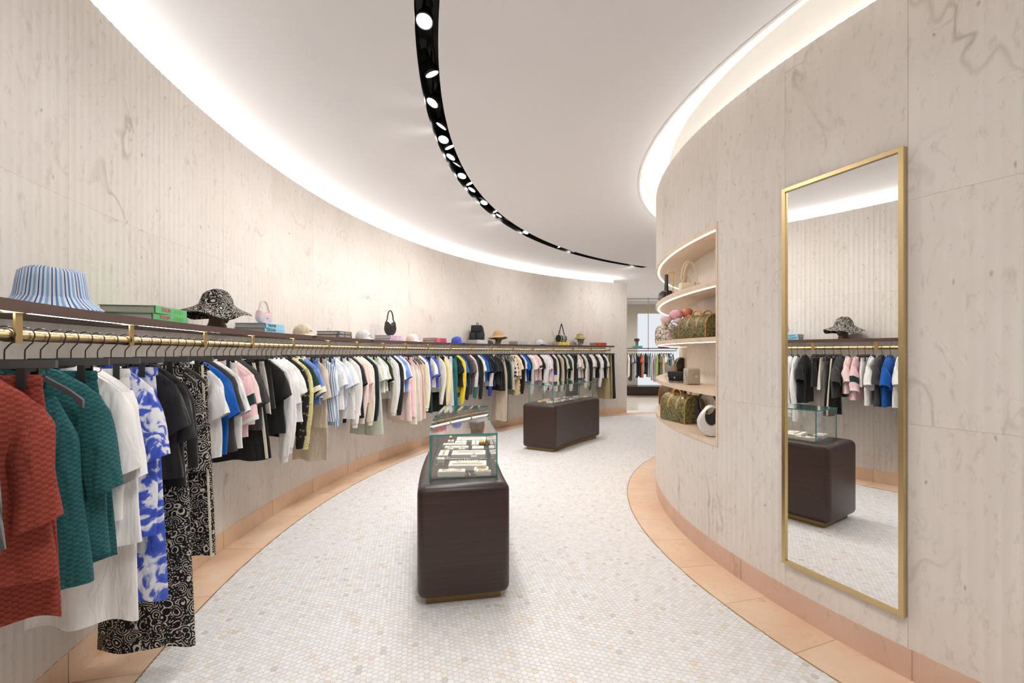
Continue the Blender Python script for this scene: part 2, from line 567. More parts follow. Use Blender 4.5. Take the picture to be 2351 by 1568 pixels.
# ------------------------------------------------------------------ floor: grout bed, mosaic, borders
fl = MB().box((3.4, 6.7, -.052), (15.4, 22.2, .1)).build('floor', M['grout'])
struct(fl, 'floor of small white marble hexagon mosaic with peach borders', 'floor')
HP = .0323
hw = HP - .0019
cs, sn = math.cos(R(-18)), math.sin(R(-18))
hexo = [(hw / math.sqrt(3) * math.cos(R(30 + 60 * k)), hw / math.sqrt(3) * math.sin(R(30 + 60 * k))) for k in range(6)]
def hex_at(x, y, z1=0.0, k=1.0):
    return [(x + (a * cs - b * sn) * k, y + (a * sn + b * cs) * k, z1) for a, b in hexo]
rnd = random.Random(5)
cells = []
N = 460
for j in range(-30, 470):
    for i in range(-150, 330):
        u = (i + .5 * (j & 1)) * HP
        w = j * HP * .8660254
        x = u * cs - w * sn - 1.0
        y = u * sn + w * cs
        if y < .3 or y > 12.7 or x < -2.2:
            continue
        dl = (x - CL[0]) ** 2 + (y - CL[1]) ** 2
        if dl > (8.285) ** 2:
            continue
        dr = (x - CR[0]) ** 2 + (y - CR[1]) ** 2
        if dr < 4.625 ** 2 or x > 5.6:
            continue
        cells.append((x, y))
def seen(c):
    px, py = X0 + F * c[0] / c[1], Y0 + F * HC / c[1]
    return 20 < px < 2330 and py < 1566
near = sorted((c for c in cells if c[1] > 2.2 and seen(c)), key=lambda c: c[1])[:300]
ns = set(near)
tm = MB()
z0 = hex_at(0, 0, -.004)
tm.add(hex_at(0, 0, -.004) + hex_at(0, 0, -.0006) + hex_at(0, 0, 0, .965), [(i, (i + 1) % 6, 6 + (i + 1) % 6, 6 + i) for i in range(6)] +
       [(6 + i, 6 + (i + 1) % 6, 12 + (i + 1) % 6, 12 + i) for i in range(6)] + [(12, 13, 14, 15, 16, 17)])
tme = tm.mesh('tile', M['tile'])
for c in near:
    obj('tile', tme, fl, (c[0], c[1], rnd.uniform(-.0003, .0003)))
vs, fs, tone = [], [], []
for c in cells:
    if c in ns:
        continue
    k = len(vs)
    dz = rnd.uniform(-.0003, .0003)
    vs += hex_at(c[0], c[1], -.003) + hex_at(c[0], c[1], dz, .975)
    fs += [(k + i, k + (i + 1) % 6, k + 6 + (i + 1) % 6, k + 6 + i) for i in range(6)] + [tuple(range(k + 6, k + 12))]
    tone += [rnd.random()] * 7
me = bpy.data.meshes.new('mosaic_tiles')
me.from_pydata(vs, [], fs)
at = me.attributes.new('tone', 'FLOAT', 'FACE')
at.data.foreach_set('value', tone)
me.materials.append(M['tiles'])
o = obj('mosaic_tiles', me, fl)
o['kind'] = 'stuff'
# borders
me = MB().arc((0, 0), 8.292, RL + .01, .012, DL - .012, -.01, .002, 10).mesh('border_tile', M['peach'])
for k in range(-6, 21):
    obj('border_tile', me, fl, (CL[0], CL[1], 0), R(192.49 - DL * (k + 1)))
MB().arc(CL, 8.286, 8.2915, 87, 222, -.01, .0025, 90).build('edge_strip', M['brassd'], fl)
me = MB().arc((0, 0), RR - .02, 4.612, .02, 6.18, -.01, .002, 10).mesh('border_tile', M['peach'])
for k in range(26):
    obj('border_tile', me, fl, (CR[0], CR[1], 0), R(96 + 6.2 * k))
MB().arc(CR, 4.613, 4.6185, 94, 258, -.01, .0025, 90).build('edge_strip', M['brassd'], fl)
# polished floor of the far room: slabs laid beyond the border
for i in range(5):
    for j in range(5):
        x, y = 2.2 + i * 1.2, 12.55 + j * 1.05
        MB().box((x + .6, y + .52, -.004), (1.196, 1.044, .008)).build('floor_slab', M['farfloor'], fl)

# ------------------------------------------------------------------ far room and the walls that close the shop
wf = MB()
wf.box((2.9, 17.75, 1.78), (3.9, .2, 3.56)).box((9.3, 17.75, 1.78), (3.6, .2, 3.56)).box((6.2, 17.75, 3.345), (2.7, .2, .43)).box((6.2, 17.75, .1), (2.7, .2, .2))
wf = wf.build('wall_far', M['beigewall'])
struct(wf, 'beige plaster wall of the far room around the bright window', 'wall')
MB().box((6, 17.6, 3.51), (9, .12, .1)).build('header', M['white'], wf)
w1 = thing('window_1', None, None, (6.2, 17.74, .2))
struct(w1, 'tall bright window with a white blind behind the far clothes rail', 'window')
MB().box((0, .03, 1.47), (2.7, .02, 2.92)).build('blind', M['winlight'], w1)
for x in (-1.335, 1.335):
    MB().box((x, -.03, 1.47), (.03, .08, 2.92)).build('window_frame', M['white'], w1)
MB().box((0, -.03, 2.92), (2.7, .08, .03)).build('window_frame', M['white'], w1)
wb = MB().box((3.4, -4.2, 1.9), (15.4, .1, 3.8)).build('wall_back', M['white'])
struct(wb, 'plain white wall closing the shop behind the camera', 'wall')
wo = MB().box((-4.2, 6.7, 1.9), (.1, 22.2, 3.8)).box((.7, 15.0, 1.9), (.1, 5.6, 3.8)).build('wall_outer', M['white'])
struct(wo, 'plain plaster wall behind the curved stone wall', 'wall')
we = MB().box((11.0, 6.7, 1.9), (.1, 22.2, 3.8)).build('wall_end', M['white'])
struct(we, 'plain plaster wall closing the shop on the far right', 'wall')

# ================================================================== LAMPS IN THE CEILING SLOT
def aim(o, d):
    o.rotation_mode = 'QUATERNION'
    o.rotation_quaternion = Vector((0, 0, -1)).rotation_difference(Vector(d).normalized())

def spot_meshes():
    s = {}
    mb = MB().lathe([(.0, .15), (.030, .15), (.032, .145)] + [p for k in range(6) for p in ((.032, .14 - k * .011), (.027, .137 - k * .011), (.027, .132 - k * .011), (.032, .129 - k * .011))] + [(.032, .07), (.034, .06)], 20)
    s['heat_sink'] = mb.mesh('heat_sink', M['black'], 30)
    s['head'] = MB().lathe([(.032, .065), (.046, .035), (.052, .01), (.052, -.012), (.048, -.012), (.046, .004)], 24).mesh('head', M['black'], 40)
    s['bezel'] = MB().lathe([(.0525, .002), (.0535, -.014), (.047, -.014), (.0455, .0)], 24).mesh('bezel', plain('bezel_grey', srgb(120, 120, 126), .3, .7), 40)
    s['lens'] = MB().lathe([(.0, -.002), (.045, -.002)], 24).mesh('lens', M['lens'])
    return s
SPM = spot_meshes()
spots_px = [(984, 62), (978, 178), (1000, 245), (1005, 297), (1025, 328), (1024, 345), (1041, 367), (1045, 384), (1062, 410), (1079, 427), (1086, 441),
            (1101, 463), (1117, 470), (1135, 490), (1152, 499), (1162, 508), (1213, 537), (1282, 570), (1323, 579), (1462, 610)]
spots = [ground(x, y, ZC) for x, y in spots_px]
spots = [(p, k + 1) for k, p in enumerate(spots)]
for k in range(7):                                        # slot goes on behind the camera; unseen spotlights added there for more light
    a = 207 - 0.0 + k * 1.4
    spots.append((pol(CT, (RT0 + RT1) / 2, 203 + k * 1.9), -k - 1))
for p, k in spots:
    a = math.degrees(math.atan2(p.y - CT[1], p.x - CT[0]))
    if True:
        p = pol(CT, (RT0 + RT1) / 2 + (.012 if k % 2 else -.012), a, 3.60)
    if k > 0:
        lab = f'black spotlight in the curved ceiling slot, {ORD[k]} lamp from the near end'
    else:
        lab = f'added fill spotlight in the ceiling slot behind the viewer, {ORD[-k]} from the frame edge'
    t = thing('spotlight', lab, 'spotlight', p, 0, 'spotlights in the curved ceiling slot')
    out = (pol(CL, 1, a) - Vector((*CL, 0))).normalized()
    tang = Vector((out.y, -out.x, 0))
    d = [out * .62 + tang * .1, out * .15 - tang * .35, out * -.42 + tang * .2, out * .50 - tang * .2][k % 4] + Vector((0, 0, -1))
    h = obj('lamp_head', None, t)
    h.rotation_mode = 'QUATERNION'
    h.rotation_quaternion = Vector((0, 0, -1)).rotation_difference(d.normalized())
    for n_, me in SPM.items():
        obj(n_, me, h)
    MB().tube([(0, 0, .06), (0, 0, .15)], .008, 8).build('stem', M['black'], t, 30)
    ld = bpy.data.lights.new('spot_lamp', 'SPOT')
    ld.energy = W_SPOT * (1.0 if k < 0 else (.55 if 4 < k < 13 else 1.0) + .22 * max(0.0, p.y - 5.0))
    ld.spot_size = R(150)
    ld.spot_blend = 1.0
    ld.shadow_soft_size = .05
    ld.color = (1.0, .99, .985)
    lo = bpy.data.objects.new('spot_lamp', ld)
    COL.objects.link(lo)
    lo.parent = h
    lo.location = (0, 0, -.075)

# unseen fill lights added to the far-room ceiling to brighten that room
BZ_ = MB().lathe([(.05, -.004), (.056, -.004), (.058, 0), (.05, .0)], 24).mesh('bezel', M['white'], 40)
LZ_ = MB().lathe([(0, -.002), (.05, -.002)], 24).mesh('lens', M['lens'])
for i in range(8):
    p = Vector(((2.2, 2.85, 5.5, 6.6)[i % 4], 14.2 + 1.9 * (i // 4), ZC))
    t = thing('fill_light', f'added unseen ceiling fill light of the far room, {["front", "rear"][i // 4]} row, {ORD[i % 4 + 1]} from left', 'fill_light', p, 0, 'added fill lights of the far room')
    obj('bezel', BZ_, t)
    obj('lens', LZ_, t)
    ld = bpy.data.lights.new('fill_lamp', 'SPOT')
    ld.energy = W_SPOT * 2.4
    ld.spot_size = R(165)
    ld.spot_blend = 1.0
    ld.shadow_soft_size = .05
    ld.color = (1.0, .99, .985)
    lo = bpy.data.objects.new('fill_lamp', ld)
    COL.objects.link(lo)
    lo.parent = t
    lo.location = (0, 0, -.03)

# ================================================================== DISPLAY NICHE IN THE DRUM
RBK = 3.94
a_in = ray(1579, CR, RBK, True)
ni = thing('display_niche', 'lit display niche with four curved marble shelves set into drum wall', 'shelving', (CR[0], CR[1], 0))
def rel(mb):
    mb.v = [(x - CR[0], y - CR[1], z) for x, y, z in mb.v]
    return mb
bk_n = 5
bd = (DRN - a_in) / bk_n
me = fluted(RBK, -1, bd, ZN0, ZN1, 10)
for k in range(bk_n):
    obj('back_panel', me, ni, None, R(a_in + bd * k))
ZS = [(.885, .922), (1.265, 1.303), (1.683, 1.72), (2.113, 2.155)]
ep = MB()
p0, p1, p2, p3 = pol(CR, RR + .004, DRF), pol(CR, RBK - .02, a_in), pol(CR, RBK - .02, a_in - .6), pol(CR, RR + .004, DRF - .35)
ep.prism([(p[0], p[1]) for p in (p0, p1, p2, p3)], ZN0, ZN1, axis='z')
rel(ep).build('end_panel', M['cream'], ni)
rel(MB().arc(CR, RBK - .02, RR + .005, DRN - .05, DRN + .22, ZN0 - .02, ZN1 + .02, 2)).build('end_panel', M['cream'], ni)
for k, (z0, z1) in enumerate(ZS):
    sh = rel(MB().arc(CR, RBK - .015, RR + .006, DRF, DRN - .06, z0, z1, 48)).build('shelf', M['cream'], ni, 30)
    if k:
        rel(MB().arc(CR, RR - .034, RR - .018, DRF + .6, DRN - .4, z0 - .004, z0 + .001, 48)).build('light_strip', M['nicheled'], sh)
so = rel(MB().arc(CR, RBK - .015, RR + .006, DRF, DRN - .06, ZN1 - .03, ZN1, 48)).build('soffit', M['cream'], ni, 30)
rel(MB().arc(CR, RR - .034, RR - .018, DRF + .6, DRN - .4, ZN1 - .034, ZN1 - .029, 48)).build('light_strip', M['nicheled'], so)

# ================================================================== MIRROR
pl, pr = Vector((1.700, 2.829, 0)), Vector((1.938, 2.232, 0))
mt = (pr - pl)
mw = mt.length
ang = math.atan2(mt.y, mt.x)
nrm = Vector((mt.y, -mt.x, 0)).normalized()
if nrm.x > 0:
    nrm = -nrm
mid = (pl + pr) / 2
mi = thing('wall_mirror', 'tall rectangular mirror in a slim brass frame on the drum wall', 'mirror', (mid.x + nrm.x * .014, mid.y + nrm.y * .014, 0), ang)
sgn = 1 if (Matrix.Rotation(ang, 3, 'Z') @ Vector((0, 1, 0))).dot(nrm) > 0 else -1
zb, zt = .302, 2.607
MB().box((0, sgn * .004, (zb + zt) / 2), (mw - .02, .004, zt - zb - .02)).build('mirror_pane', M['mirror'], mi)
MB().box((0, -sgn * .008, (zb + zt) / 2), (mw - .02, .018, zt - zb - .02)).build('back_board', M['black'], mi)
for x in (-1, 1):
    MB().box((x * (mw / 2 - .010), sgn * .002, (zb + zt) / 2), (.022, .034, zt - zb)).build('frame_bar', M['brass'], mi)
for z in (zb + .010, zt - .010):
    MB().box((0, sgn * .002, z), (mw - .042, .034, .022)).build('frame_bar', M['brass'], mi)

# ================================================================== GLASS JEWELLERY CASES
def bent_box(C, r0, r1, a0, a1, z0, z1, bev, name, m, parent, seg=5):
    bm = bmesh.new()
    rm = (r0 + r1) / 2
    Ln = R(a1 - a0) * rm
    bmesh.ops.create_cube(bm, size=1.0)
    for v in bm.verts:
        v.co = Vector((v.co.x * Ln, v.co.y * (r1 - r0), v.co.z * (z1 - z0)))
    if bev:
        bmesh.ops.bevel(bm, geom=bm.edges[:], offset=bev, segments=seg, profile=.5, affect='EDGES')
    for k in range(1, 20):
        x = -Ln / 2 + Ln * k / 20
        bmesh.ops.bisect_plane(bm, geom=bm.verts[:] + bm.edges[:] + bm.faces[:], plane_co=(x, 0, 0), plane_no=(1, 0, 0))
    for v in bm.verts:
        a = (a0 + a1) / 2 + math.degrees(v.co.x / rm)
        q = pol(C, rm + v.co.y, a, (z0 + z1) / 2 + v.co.z)
        v.co = q - parent.location
    bmesh.ops.recalc_face_normals(bm, faces=bm.faces)
    me = bpy.data.meshes.new(name)
    bm.to_mesh(me)
    bm.free()
    me.materials.append(m)
    me.polygons.foreach_set('use_smooth', [True] * len(me.polygons))
    me.set_sharp_from_angle(angle=R(35))
    return obj(name, me, parent)

def pane(mb_pts_a, mb_pts_b, name, parent):
    """slab between two equal closed outlines; the rim shows green"""
    mb = MB()
    n = len(mb_pts_a)
    mb.add(mb_pts_a, [tuple(range(n))], 0)
    mb.add(mb_pts_b, [tuple(range(n))], 0)
    mb.add(list(mb_pts_a) + list(mb_pts_b), [(i, (i + 1) % n, n + (i + 1) % n, n + i) for i in range(n)], 1)
    mb.v = [tuple(Vector(p) - parent.location) for p in mb.v]
    return mb.build(name, [M['glass'], M['gedge']], parent)

def case(name, label, C, rb, ab, rg, ag, z0, z1, zg):
    base = pol(C, (rb[0] + rb[1]) / 2, (ab[0] + ab[1]) / 2)
    t = thing(name, label, 'display case', base)
    bent_box(C, rb[0], rb[1], ab[0], ab[1], z0, z1, .055, 'cabinet', M['wood'], t)
    da = math.degrees(.06 / rb[0])
    bent_box(C, rb[0] + .055, rb[1] - .055, ab[0] + da, ab[1] - da, .0, z0 + .01, 0, 'plinth', M['plinth'], t)
    bent_box(C, rg[0] + .012, rg[1] - .012, ag[0] + .1, ag[1] - .1, z1 - .01, z1 + .006, 0, 'deck', M['felt'], t)
    th = .010
    def arcp(r, a0, a1, z, n=8):
        return [pol(C, r, a0 + (a1 - a0) * i / n, z) for i in range(n + 1)]
    zl, zh = z1 + .001, zg
    dA = math.degrees(th / rg[0])
    for rr, dr in ((rg[0], th), (rg[1], -th)):
        for k in range(3):
            a0 = ag[0] + (ag[1] - ag[0]) * k / 3 + .02
            a1 = ag[0] + (ag[1] - ag[0]) * (k + 1) / 3 - .02
            mb = MB()
            n = 8
            for i in range(n):
                x0, x1 = a0 + (a1 - a0) * i / n, a0 + (a1 - a0) * (i + 1) / n
                for r_ in (rr, rr + dr):
                    mb.add([pol(C, r_, x0, zl), pol(C, r_, x1, zl), pol(C, r_, x1, zh), pol(C, r_, x0, zh)], [(0, 1, 2, 3)], 0)
                for z in (zl, zh):
                    mb.add([pol(C, rr, x0, z), pol(C, rr + dr, x0, z), pol(C, rr + dr, x1, z), pol(C, rr, x1, z)], [(0, 1, 2, 3)], 1)
            for x in (a0, a1):
                mb.add([pol(C, rr, x, zl), pol(C, rr + dr, x, zl), pol(C, rr + dr, x, zh), pol(C, rr, x, zh)], [(0, 1, 2, 3)], 1)
            mb.v = [tuple(Vector(p) - t.location) for p in mb.v]
            mb.build('glass_pane', [M['glass'], M['gedge']], t)
    for a, s in ((ag[0], 1), (ag[1], -1)):
        A = [pol(C, rg[0] + th, a, zl), pol(C, rg[1] - th, a, zl), pol(C, rg[1] - th, a, zh), pol(C, rg[0] + th, a, zh)]
        B = [pol(C, rg[0] + th, a + s * dA, zl), pol(C, rg[1] - th, a + s * dA, zl), pol(C, rg[1] - th, a + s * dA, zh), pol(C, rg[0] + th, a + s * dA, zh)]
        pane(A, B, 'glass_pane', t)
    mb = MB()
    n = 16
    for i in range(n):
        x0, x1 = ag[0] + (ag[1] - ag[0]) * i / n, ag[0] + (ag[1] - ag[0]) * (i + 1) / n
        for z in (zh, zh + th):
            mb.add([pol(C, rg[0], x0, z), pol(C, rg[1], x0, z), pol(C, rg[1], x1, z), pol(C, rg[0], x1, z)], [(0, 1, 2, 3)], 0)
        for r_ in rg:
            mb.add([pol(C, r_, x0, zh), pol(C, r_, x1, zh), pol(C, r_, x1, zh + th), pol(C, r_, x0, zh + th)], [(0, 1, 2, 3)], 1)
    for a in ag:
        mb.add([pol(C, rg[0], a, zh), pol(C, rg[1], a, zh), pol(C, rg[1], a, zh + th), pol(C, rg[0], a, zh + th)], [(0, 1, 2, 3)], 1)
    mb.v = [tuple(Vector(p) - t.location) for p in mb.v]
    mb.build('glass_top', [M['glass'], M['gedge']], t)
    return t
CC1 = (8.82, 4.6)
case('display_case', 'near curved dark wood jewellery case with green-edged glass top', CC1, (8.985, 9.575), (179.4, 190.7), (9.05, 9.50), (180.0, 189.85), .045, .76, 1.05)
case('display_case', 'far curved dark wood jewellery case standing before the clothes rail', CL, (6.40, 7.0), (135.9, 150.35), (6.49, 6.955), (136.8, 149.2), .045, .76, 1.05)

M['tray'] = plain('white_tray', srgb(240, 236, 230), .6)
M['gold'] = plain('gold', srgb(214, 176, 104), .2, 1.0)
M['silver'] = plain('silver', srgb(214, 212, 206), .2, 1.0)
M['pearl'] = plain('pearl', srgb(236, 230, 220), .25)
def tray(cx, cy, w, d, rz, h, label, group):
    o = MB().box((0, 0, h / 2), (w, d, h))
    t = thing('jewellery_tray', label, 'tray', (cx, cy, ZD), rz, group)
    MB().box((0, 0, h / 2 - .001), (w, d, h - .002)).build('block', M['tray'], t)
    MB().box((0, 0, h), (w - .006, d - .006, .002)).build('pad', M['tray'], t)
    return t
ZD = .766
JB = {}
def ring_mesh(rx, ry, rad, m, n=36, bead=0):
    mb = MB()
    if bead:
        for i in range(bead):
            a = 2 * PI * i / bead
            mb.lathe([(0, -rad), (rad * .8, -rad * .6), (rad, 0), (rad * .8, rad * .6), (0, rad)], 6, (rx * math.cos(a), ry * math.sin(a), rad))
    else:
        mb.tube([(rx * math.cos(2 * PI * i / n), ry * math.sin(2 * PI * i / n), rad) for i in range(n)], rad, 6, closed=True)
    return mb
def chain_mesh(L, rad, n):
    mb = MB()
    for i in range(n):
        x = -L / 2 + L * (i + .5) / n
        mb.tube([(x + L / n * .62 * math.cos(2 * PI * k / 10), rad * 1.5 * math.sin(2 * PI * k / 10), rad * (1 + .5 * (i % 2))) for k in range(10)], rad * .4, 5, closed=True)
    return mb
def jewel(kind, m, loc, rz, label, s, group):
    names = {'loop': ('necklace', 'necklace'), 'beads': ('bead_bracelet', 'bracelet'), 'chain': ('chain_bracelet', 'bracelet'), 'ring': ('finger_ring', 'ring'), 'ear': ('drop_earring', 'earring'), 'cuff': ('cuff_bracelet', 'bracelet')}
    if kind == 'loop':
        mb = ring_mesh(s, s * .42, .0016, m)
    elif kind == 'beads':
        mb = ring_mesh(s, s * .5, .0042, m, bead=26)
    elif kind == 'chain':
        mb = chain_mesh(s * 2, .0036, max(8, int(s * 2 / .011)))
    elif kind == 'cuff':
        mb = MB().rings([[(s * .45 * math.cos(a), y, s * .45 + s * .45 * math.sin(a)) for a in [R(20 + 320 * i / 18 - 90) for i in range(19)]] for y in (-.008, .008)], closed=False)
    elif kind == 'ring':
        mb = MB().tube([(s * math.cos(2 * PI * i / 16), 0, s + s * math.sin(2 * PI * i / 16)) for i in range(16)], .0016, 6, closed=True).lathe([(0, -.004), (.005, 0), (0, .004)], 8, (0, 0, 2 * s + .002))
    else:
        mb = MB().tube([(0, 0, .002), (.003, s * .4, .003), (-.002, s * .8, .003), (.002, s, .003)], .0018, 6)
        for i in range(4):
            mb.lathe([(0, -.003), (.0035, 0), (0, .003)], 7, (0, s * (.1 + .25 * i), .004))
    nm, ct = names[kind]
    o = mb.build(nm, m, None, 40, loc, rz)
    tag(o, label, ct, group)
    return o
# near case: top faces read from the photograph (crop scale 8.25, origin 975,920): left, right, back row, front row
T1 = [(190, 722, 1290, 1432, .034, 'widest front tray', [('loop', 'gold', 'long gold chain necklace')]),
      (435, 1156, 1132, 1232, .034, 'wide second-row tray', [('chain', 'gold', 'gold link bracelet'), ('beads', 'pearl', 'pearl bead strand')]),
      (925, 1200, 1242, 1318, .024, 'small upper front-right tray', [('beads', 'gold', 'small gold bead bracelet')]),
      (942, 1236, 1352, 1434, .030, 'small lower front-right tray', [('loop', 'gold', 'thin gold bracelet')]),
      (238, 415, 930, 1042, .022, 'square left tray', [('chain', 'gold', 'gold chain bracelet')]),
      (235, 365, 1072, 1108, .026, 'small left-edge tray', [('ring', 'gold', 'gold ring')]),
      (495, 1140, 938, 1022, .030, 'wide third-row tray', [('chain', 'gold', 'fine gold tennis bracelet')]),
      (868, 990, 1028, 1056, .022, 'tiny middle tray', [('ring', 'silver', 'silver ring')]),
      (372, 820, 852, 890, .024, 'long fourth-row tray', [('chain', 'silver', 'silver chain bracelet')]),
      (422, 540, 892, 915, .02, 'tiny tray left of centre', [('ring', 'silver', 'thin silver ring')]),
      (642, 760, 892, 916, .02, 'tiny tray at the centre', [('ring', 'gold', 'thin gold ring')]),
      (888, 1112, 852, 906, .024, 'short right tray', [('ring', 'gold', 'chunky gold ring')]),
      (872, 1010, 742, 836, .018, 'square right tray', [('chain', 'silver', 'slim silver bracelet')]),
      (342, 780, 800, 832, .022, 'long fifth-row tray', [('chain', 'pearl', 'pearl chain bracelet')]),
      (567, 785, 752, 792, .016, 'middle sixth-row tray', [('ring', 'gold', 'gold dome ring')]),
      (432, 540, 738, 770, .02, 'little sixth-row tray', [('cuff', 'gold', 'gold cuff')]),
      (592, 1155, 682, 742, .022, 'wide rear tray', [('chain', 'gold', 'gold rope bracelet')])]
for (a, b, y0, y1, h, nm, js) in T1:
    A = ground(975 + a / 8.25, 920 + y1 / 8.25, ZD + h)
    B = ground(975 + b / 8.25, 920 + y1 / 8.25, ZD + h)
    Cc = ground(975 + (a + b) / 16.5, 920 + y0 / 8.25, ZD + h)
    cx, cy = (A.x + B.x) / 2, (A.y + Cc.y) / 2
    w, d = B.x - A.x, Cc.y - A.y
    d = max(min(d, .2), .03)
    back, front = cy + d / 2, max(cy - d / 2, 3.035 + .13 * (cx + .5))
    d = max(back - front, .04)
    cy = front + d / 2
    tray(cx, cy, w, d, R(3), h, f'white {nm} inside the near glass case', 'white trays in the near glass case')
    for i, (kd, mt_, lb) in enumerate(js):
        s = {'loop': .36 * w, 'beads': .3 * w, 'chain': .4 * w if w > d * .9 else .4 * d, 'ring': .008, 'cuff': .05}[kd]
        jewel(kd, M[mt_], (cx, cy + (i - .5 * (len(js) - 1)) * d * .45, ZD + h + .002), R(3) if w > d * .9 else R(93), f'{lb} lying on the {nm}, near glass case', s, 'jewellery in the near glass case')
for i, (x, y) in enumerate([(215, 1230), (270, 1230), (345, 1230), (780, 1440), (860, 1430), (830, 830), (440, 1000)]):
    p = ground(975 + x / 8.25, 920 + y / 8.25, ZD)
    jewel('ear', M['gold' if i % 2 else 'silver'], p, R(-5 + 4 * i), f'{"gold" if i % 2 else "silver"} drop earring on the taupe deck, {ORD[i + 1]} from the front left', .075, 'drop earrings in the near glass case')
for i, y in enumerate((1080, 1112)):
    p = ground(975 + 690 / 8.25, 920 + y / 8.25, ZD)
    jewel('chain', M['silver'], p, R(3), ['slim silver chain laid behind the crystal chain, near case', 'crystal chain laid before the third-row tray, near case'][i], .2, 'chains on the deck of the near glass case')
for i in range(3):
    p = ground(975 + (1060 + 40 * i) / 8.25, 920 + 850 / 8.25, ZD)
    jewel('cuff', M['gold'], p, R(80), f'gold bangle standing upright by the square right tray, {ORD[i + 1]} from left', .055, 'upright gold bangles in the near case')
# far case
T2 = [(400, 640, 742, 'tan'), (640, 880, 745, 'white'), (500, 720, 705, 'white'), (860, 1090, 752, 'white'), (720, 900, 690, 'bead'), (900, 1220, 712, 'bead'), (620, 900, 665, 'pink'),
      (900, 1230, 640, 'pink'), (1170, 1560, 680, 'white'), (1200, 1350, 598, 'white'), (1390, 1540, 642, 'white'), (1450, 1700, 578, 'white'), (1560, 1900, 612, 'tan'), (1680, 1930, 590, 'white')]
M['tan_tray'] = plain('tan_tray', srgb(206, 164, 112), .6)
M['coral'] = plain('coral_bead', srgb(160, 70, 60), .4)
M['multi'] = plain('pink_bead', srgb(232, 120, 150), .4)
for i, (a, b, y, c) in enumerate(T2):
    P0 = ground(1190 + (a + b) / 2 / 11.755, 860 + y / 11.755, ZD + .02)
    w = (b - a) / 11.755 * P0.y / F
    th_ = math.degrees(math.atan2(P0.y - CL[1], P0.x - CL[0])) % 360
    rr = math.hypot(P0.x - CL[0], P0.y - CL[1])
    rr = min(max(rr, 6.56), 6.89)
    th_ = min(max(th_, 137.6), 148.3)
    q = pol(CL, rr, th_)
    t = tray(q.x, q.y, min(w, .16), .052, R(th_ - 90), .02, f'{"tan" if c == "tan" else "white"} jewellery tray in the far glass case, {ORD[i + 1]} from the front corner', 'trays in the far glass case')
    if c == 'tan':
        for ch in t.children:
            ch.data.materials.clear()
            ch.data.materials.append(M['tan_tray'])
    kd, mt_ = {'tan': ('chain', 'gold'), 'white': ('loop', 'gold'), 'bead': ('beads', 'gold'), 'pink': ('beads', 'multi')}[c]
    jewel(kd, M[mt_], (q.x, q.y, ZD + .022), R(th_ - 90), {'gold': 'gold', 'multi': 'pink bead'}[mt_] + f' {"chain" if kd == "chain" else "bracelet"} on the {ORD[i + 1]} tray of the far glass case', min(w, .17) * .38, 'jewellery in the far glass case')
q = pol(CL, 6.72, 141.2, ZD)
jewel('beads', M['coral'], q, R(50), 'dark coral bead strand lying in the middle of far glass case', .09, 'jewellery in the far glass case')

# ================================================================== LONG SHELF AND RAIL
A_S1, A_S0 = ray(1409, CL, 8.27), 221.5
sh = thing('wall_shelf', 'long dark wood shelf curving along the left stone wall', 'shelf', (CL[0], CL[1], 0))
def relL(mb):
    mb.v = [(x - CL[0], y - CL[1], z) for x, y, z in mb.v]
    return mb
board = relL(MB().arc(CL, 8.245, RL - .008, A_S1, A_S0, ZSH - .03, ZSH, 90)).build('board', M['shelfwood'], sh, 30)
relL(MB().arc(CL, 8.236, 8.2455, A_S1, A_S0, ZSH - .037, ZSH + .001, 90)).build('front_lip', M['shelfwood'], sh, 30)
relL(MB().arc(CL, 8.292, 8.300, A_S1 + .3, A_S0, ZSH - .0325, ZSH - .0295, 90)).build('light_strip', M['shelfled'], board)
A_R1 = ray(1400, CL, RROD)
rl = thing('clothes_rail', 'round brass clothes rail hung below the long dark shelf', 'rail', (CL[0], CL[1], 0))
relL(MB().tube([pol(CL, RROD, A_R1 + (A_S0 - A_R1) * i / 120, ZROD) for i in range(121)], .019, 14)).build('rod', M['brass'], rl, 60)
for x in [-150, 22, 290, 463, 575, 670, 751, 818, 878, 930, 981, 1033, 1081, 1128, 1177, 1223, 1269, 1315, 1357, 1399]:
    a = ray(x, CL, RROD)
    c = pol(CL, RROD, a)
    b = thing('bracket', None, None)
    bpy.data.objects.remove(b)
    mb = MB().box((0, 0, ZSH - .0345), (.09, .035, .006)).box((.0, 0, (ZSH - .04 + ZROD - .02) / 2), (.006, .034, ZSH - .03 - ZROD + .02))
    mb.v = [tuple(Vector(v) + Vector((.021, 0, 0)) if abs(v[0]) < .01 else v) for v in mb.v]
    mb.rings([[(.0215 * math.cos(t), y, ZROD + .0215 * math.sin(t)) for t in [2 * PI * k / 16 for k in range(16)]] for y in (-.017, .017)])
    mb.build('bracket', M['brassd'], rl, 30, c - Vector((CL[0], CL[1], 0)), R(a - 180))

# ================================================================== FABRICS
def wrinkle(nt, b):
    wn = nd(nt, 'ShaderNodeTexNoise', Vector=objcoord(nt, (1, 1, .3), (0, .25, 0), rnd=5.0), Scale=16.0, Detail=2.0, Distortion=.6)
    nt.links.new(nd(nt, 'ShaderNodeBump', Strength=.6, Distance=.04, Height=wn.outputs[0]).outputs[0], b.inputs['Normal'])

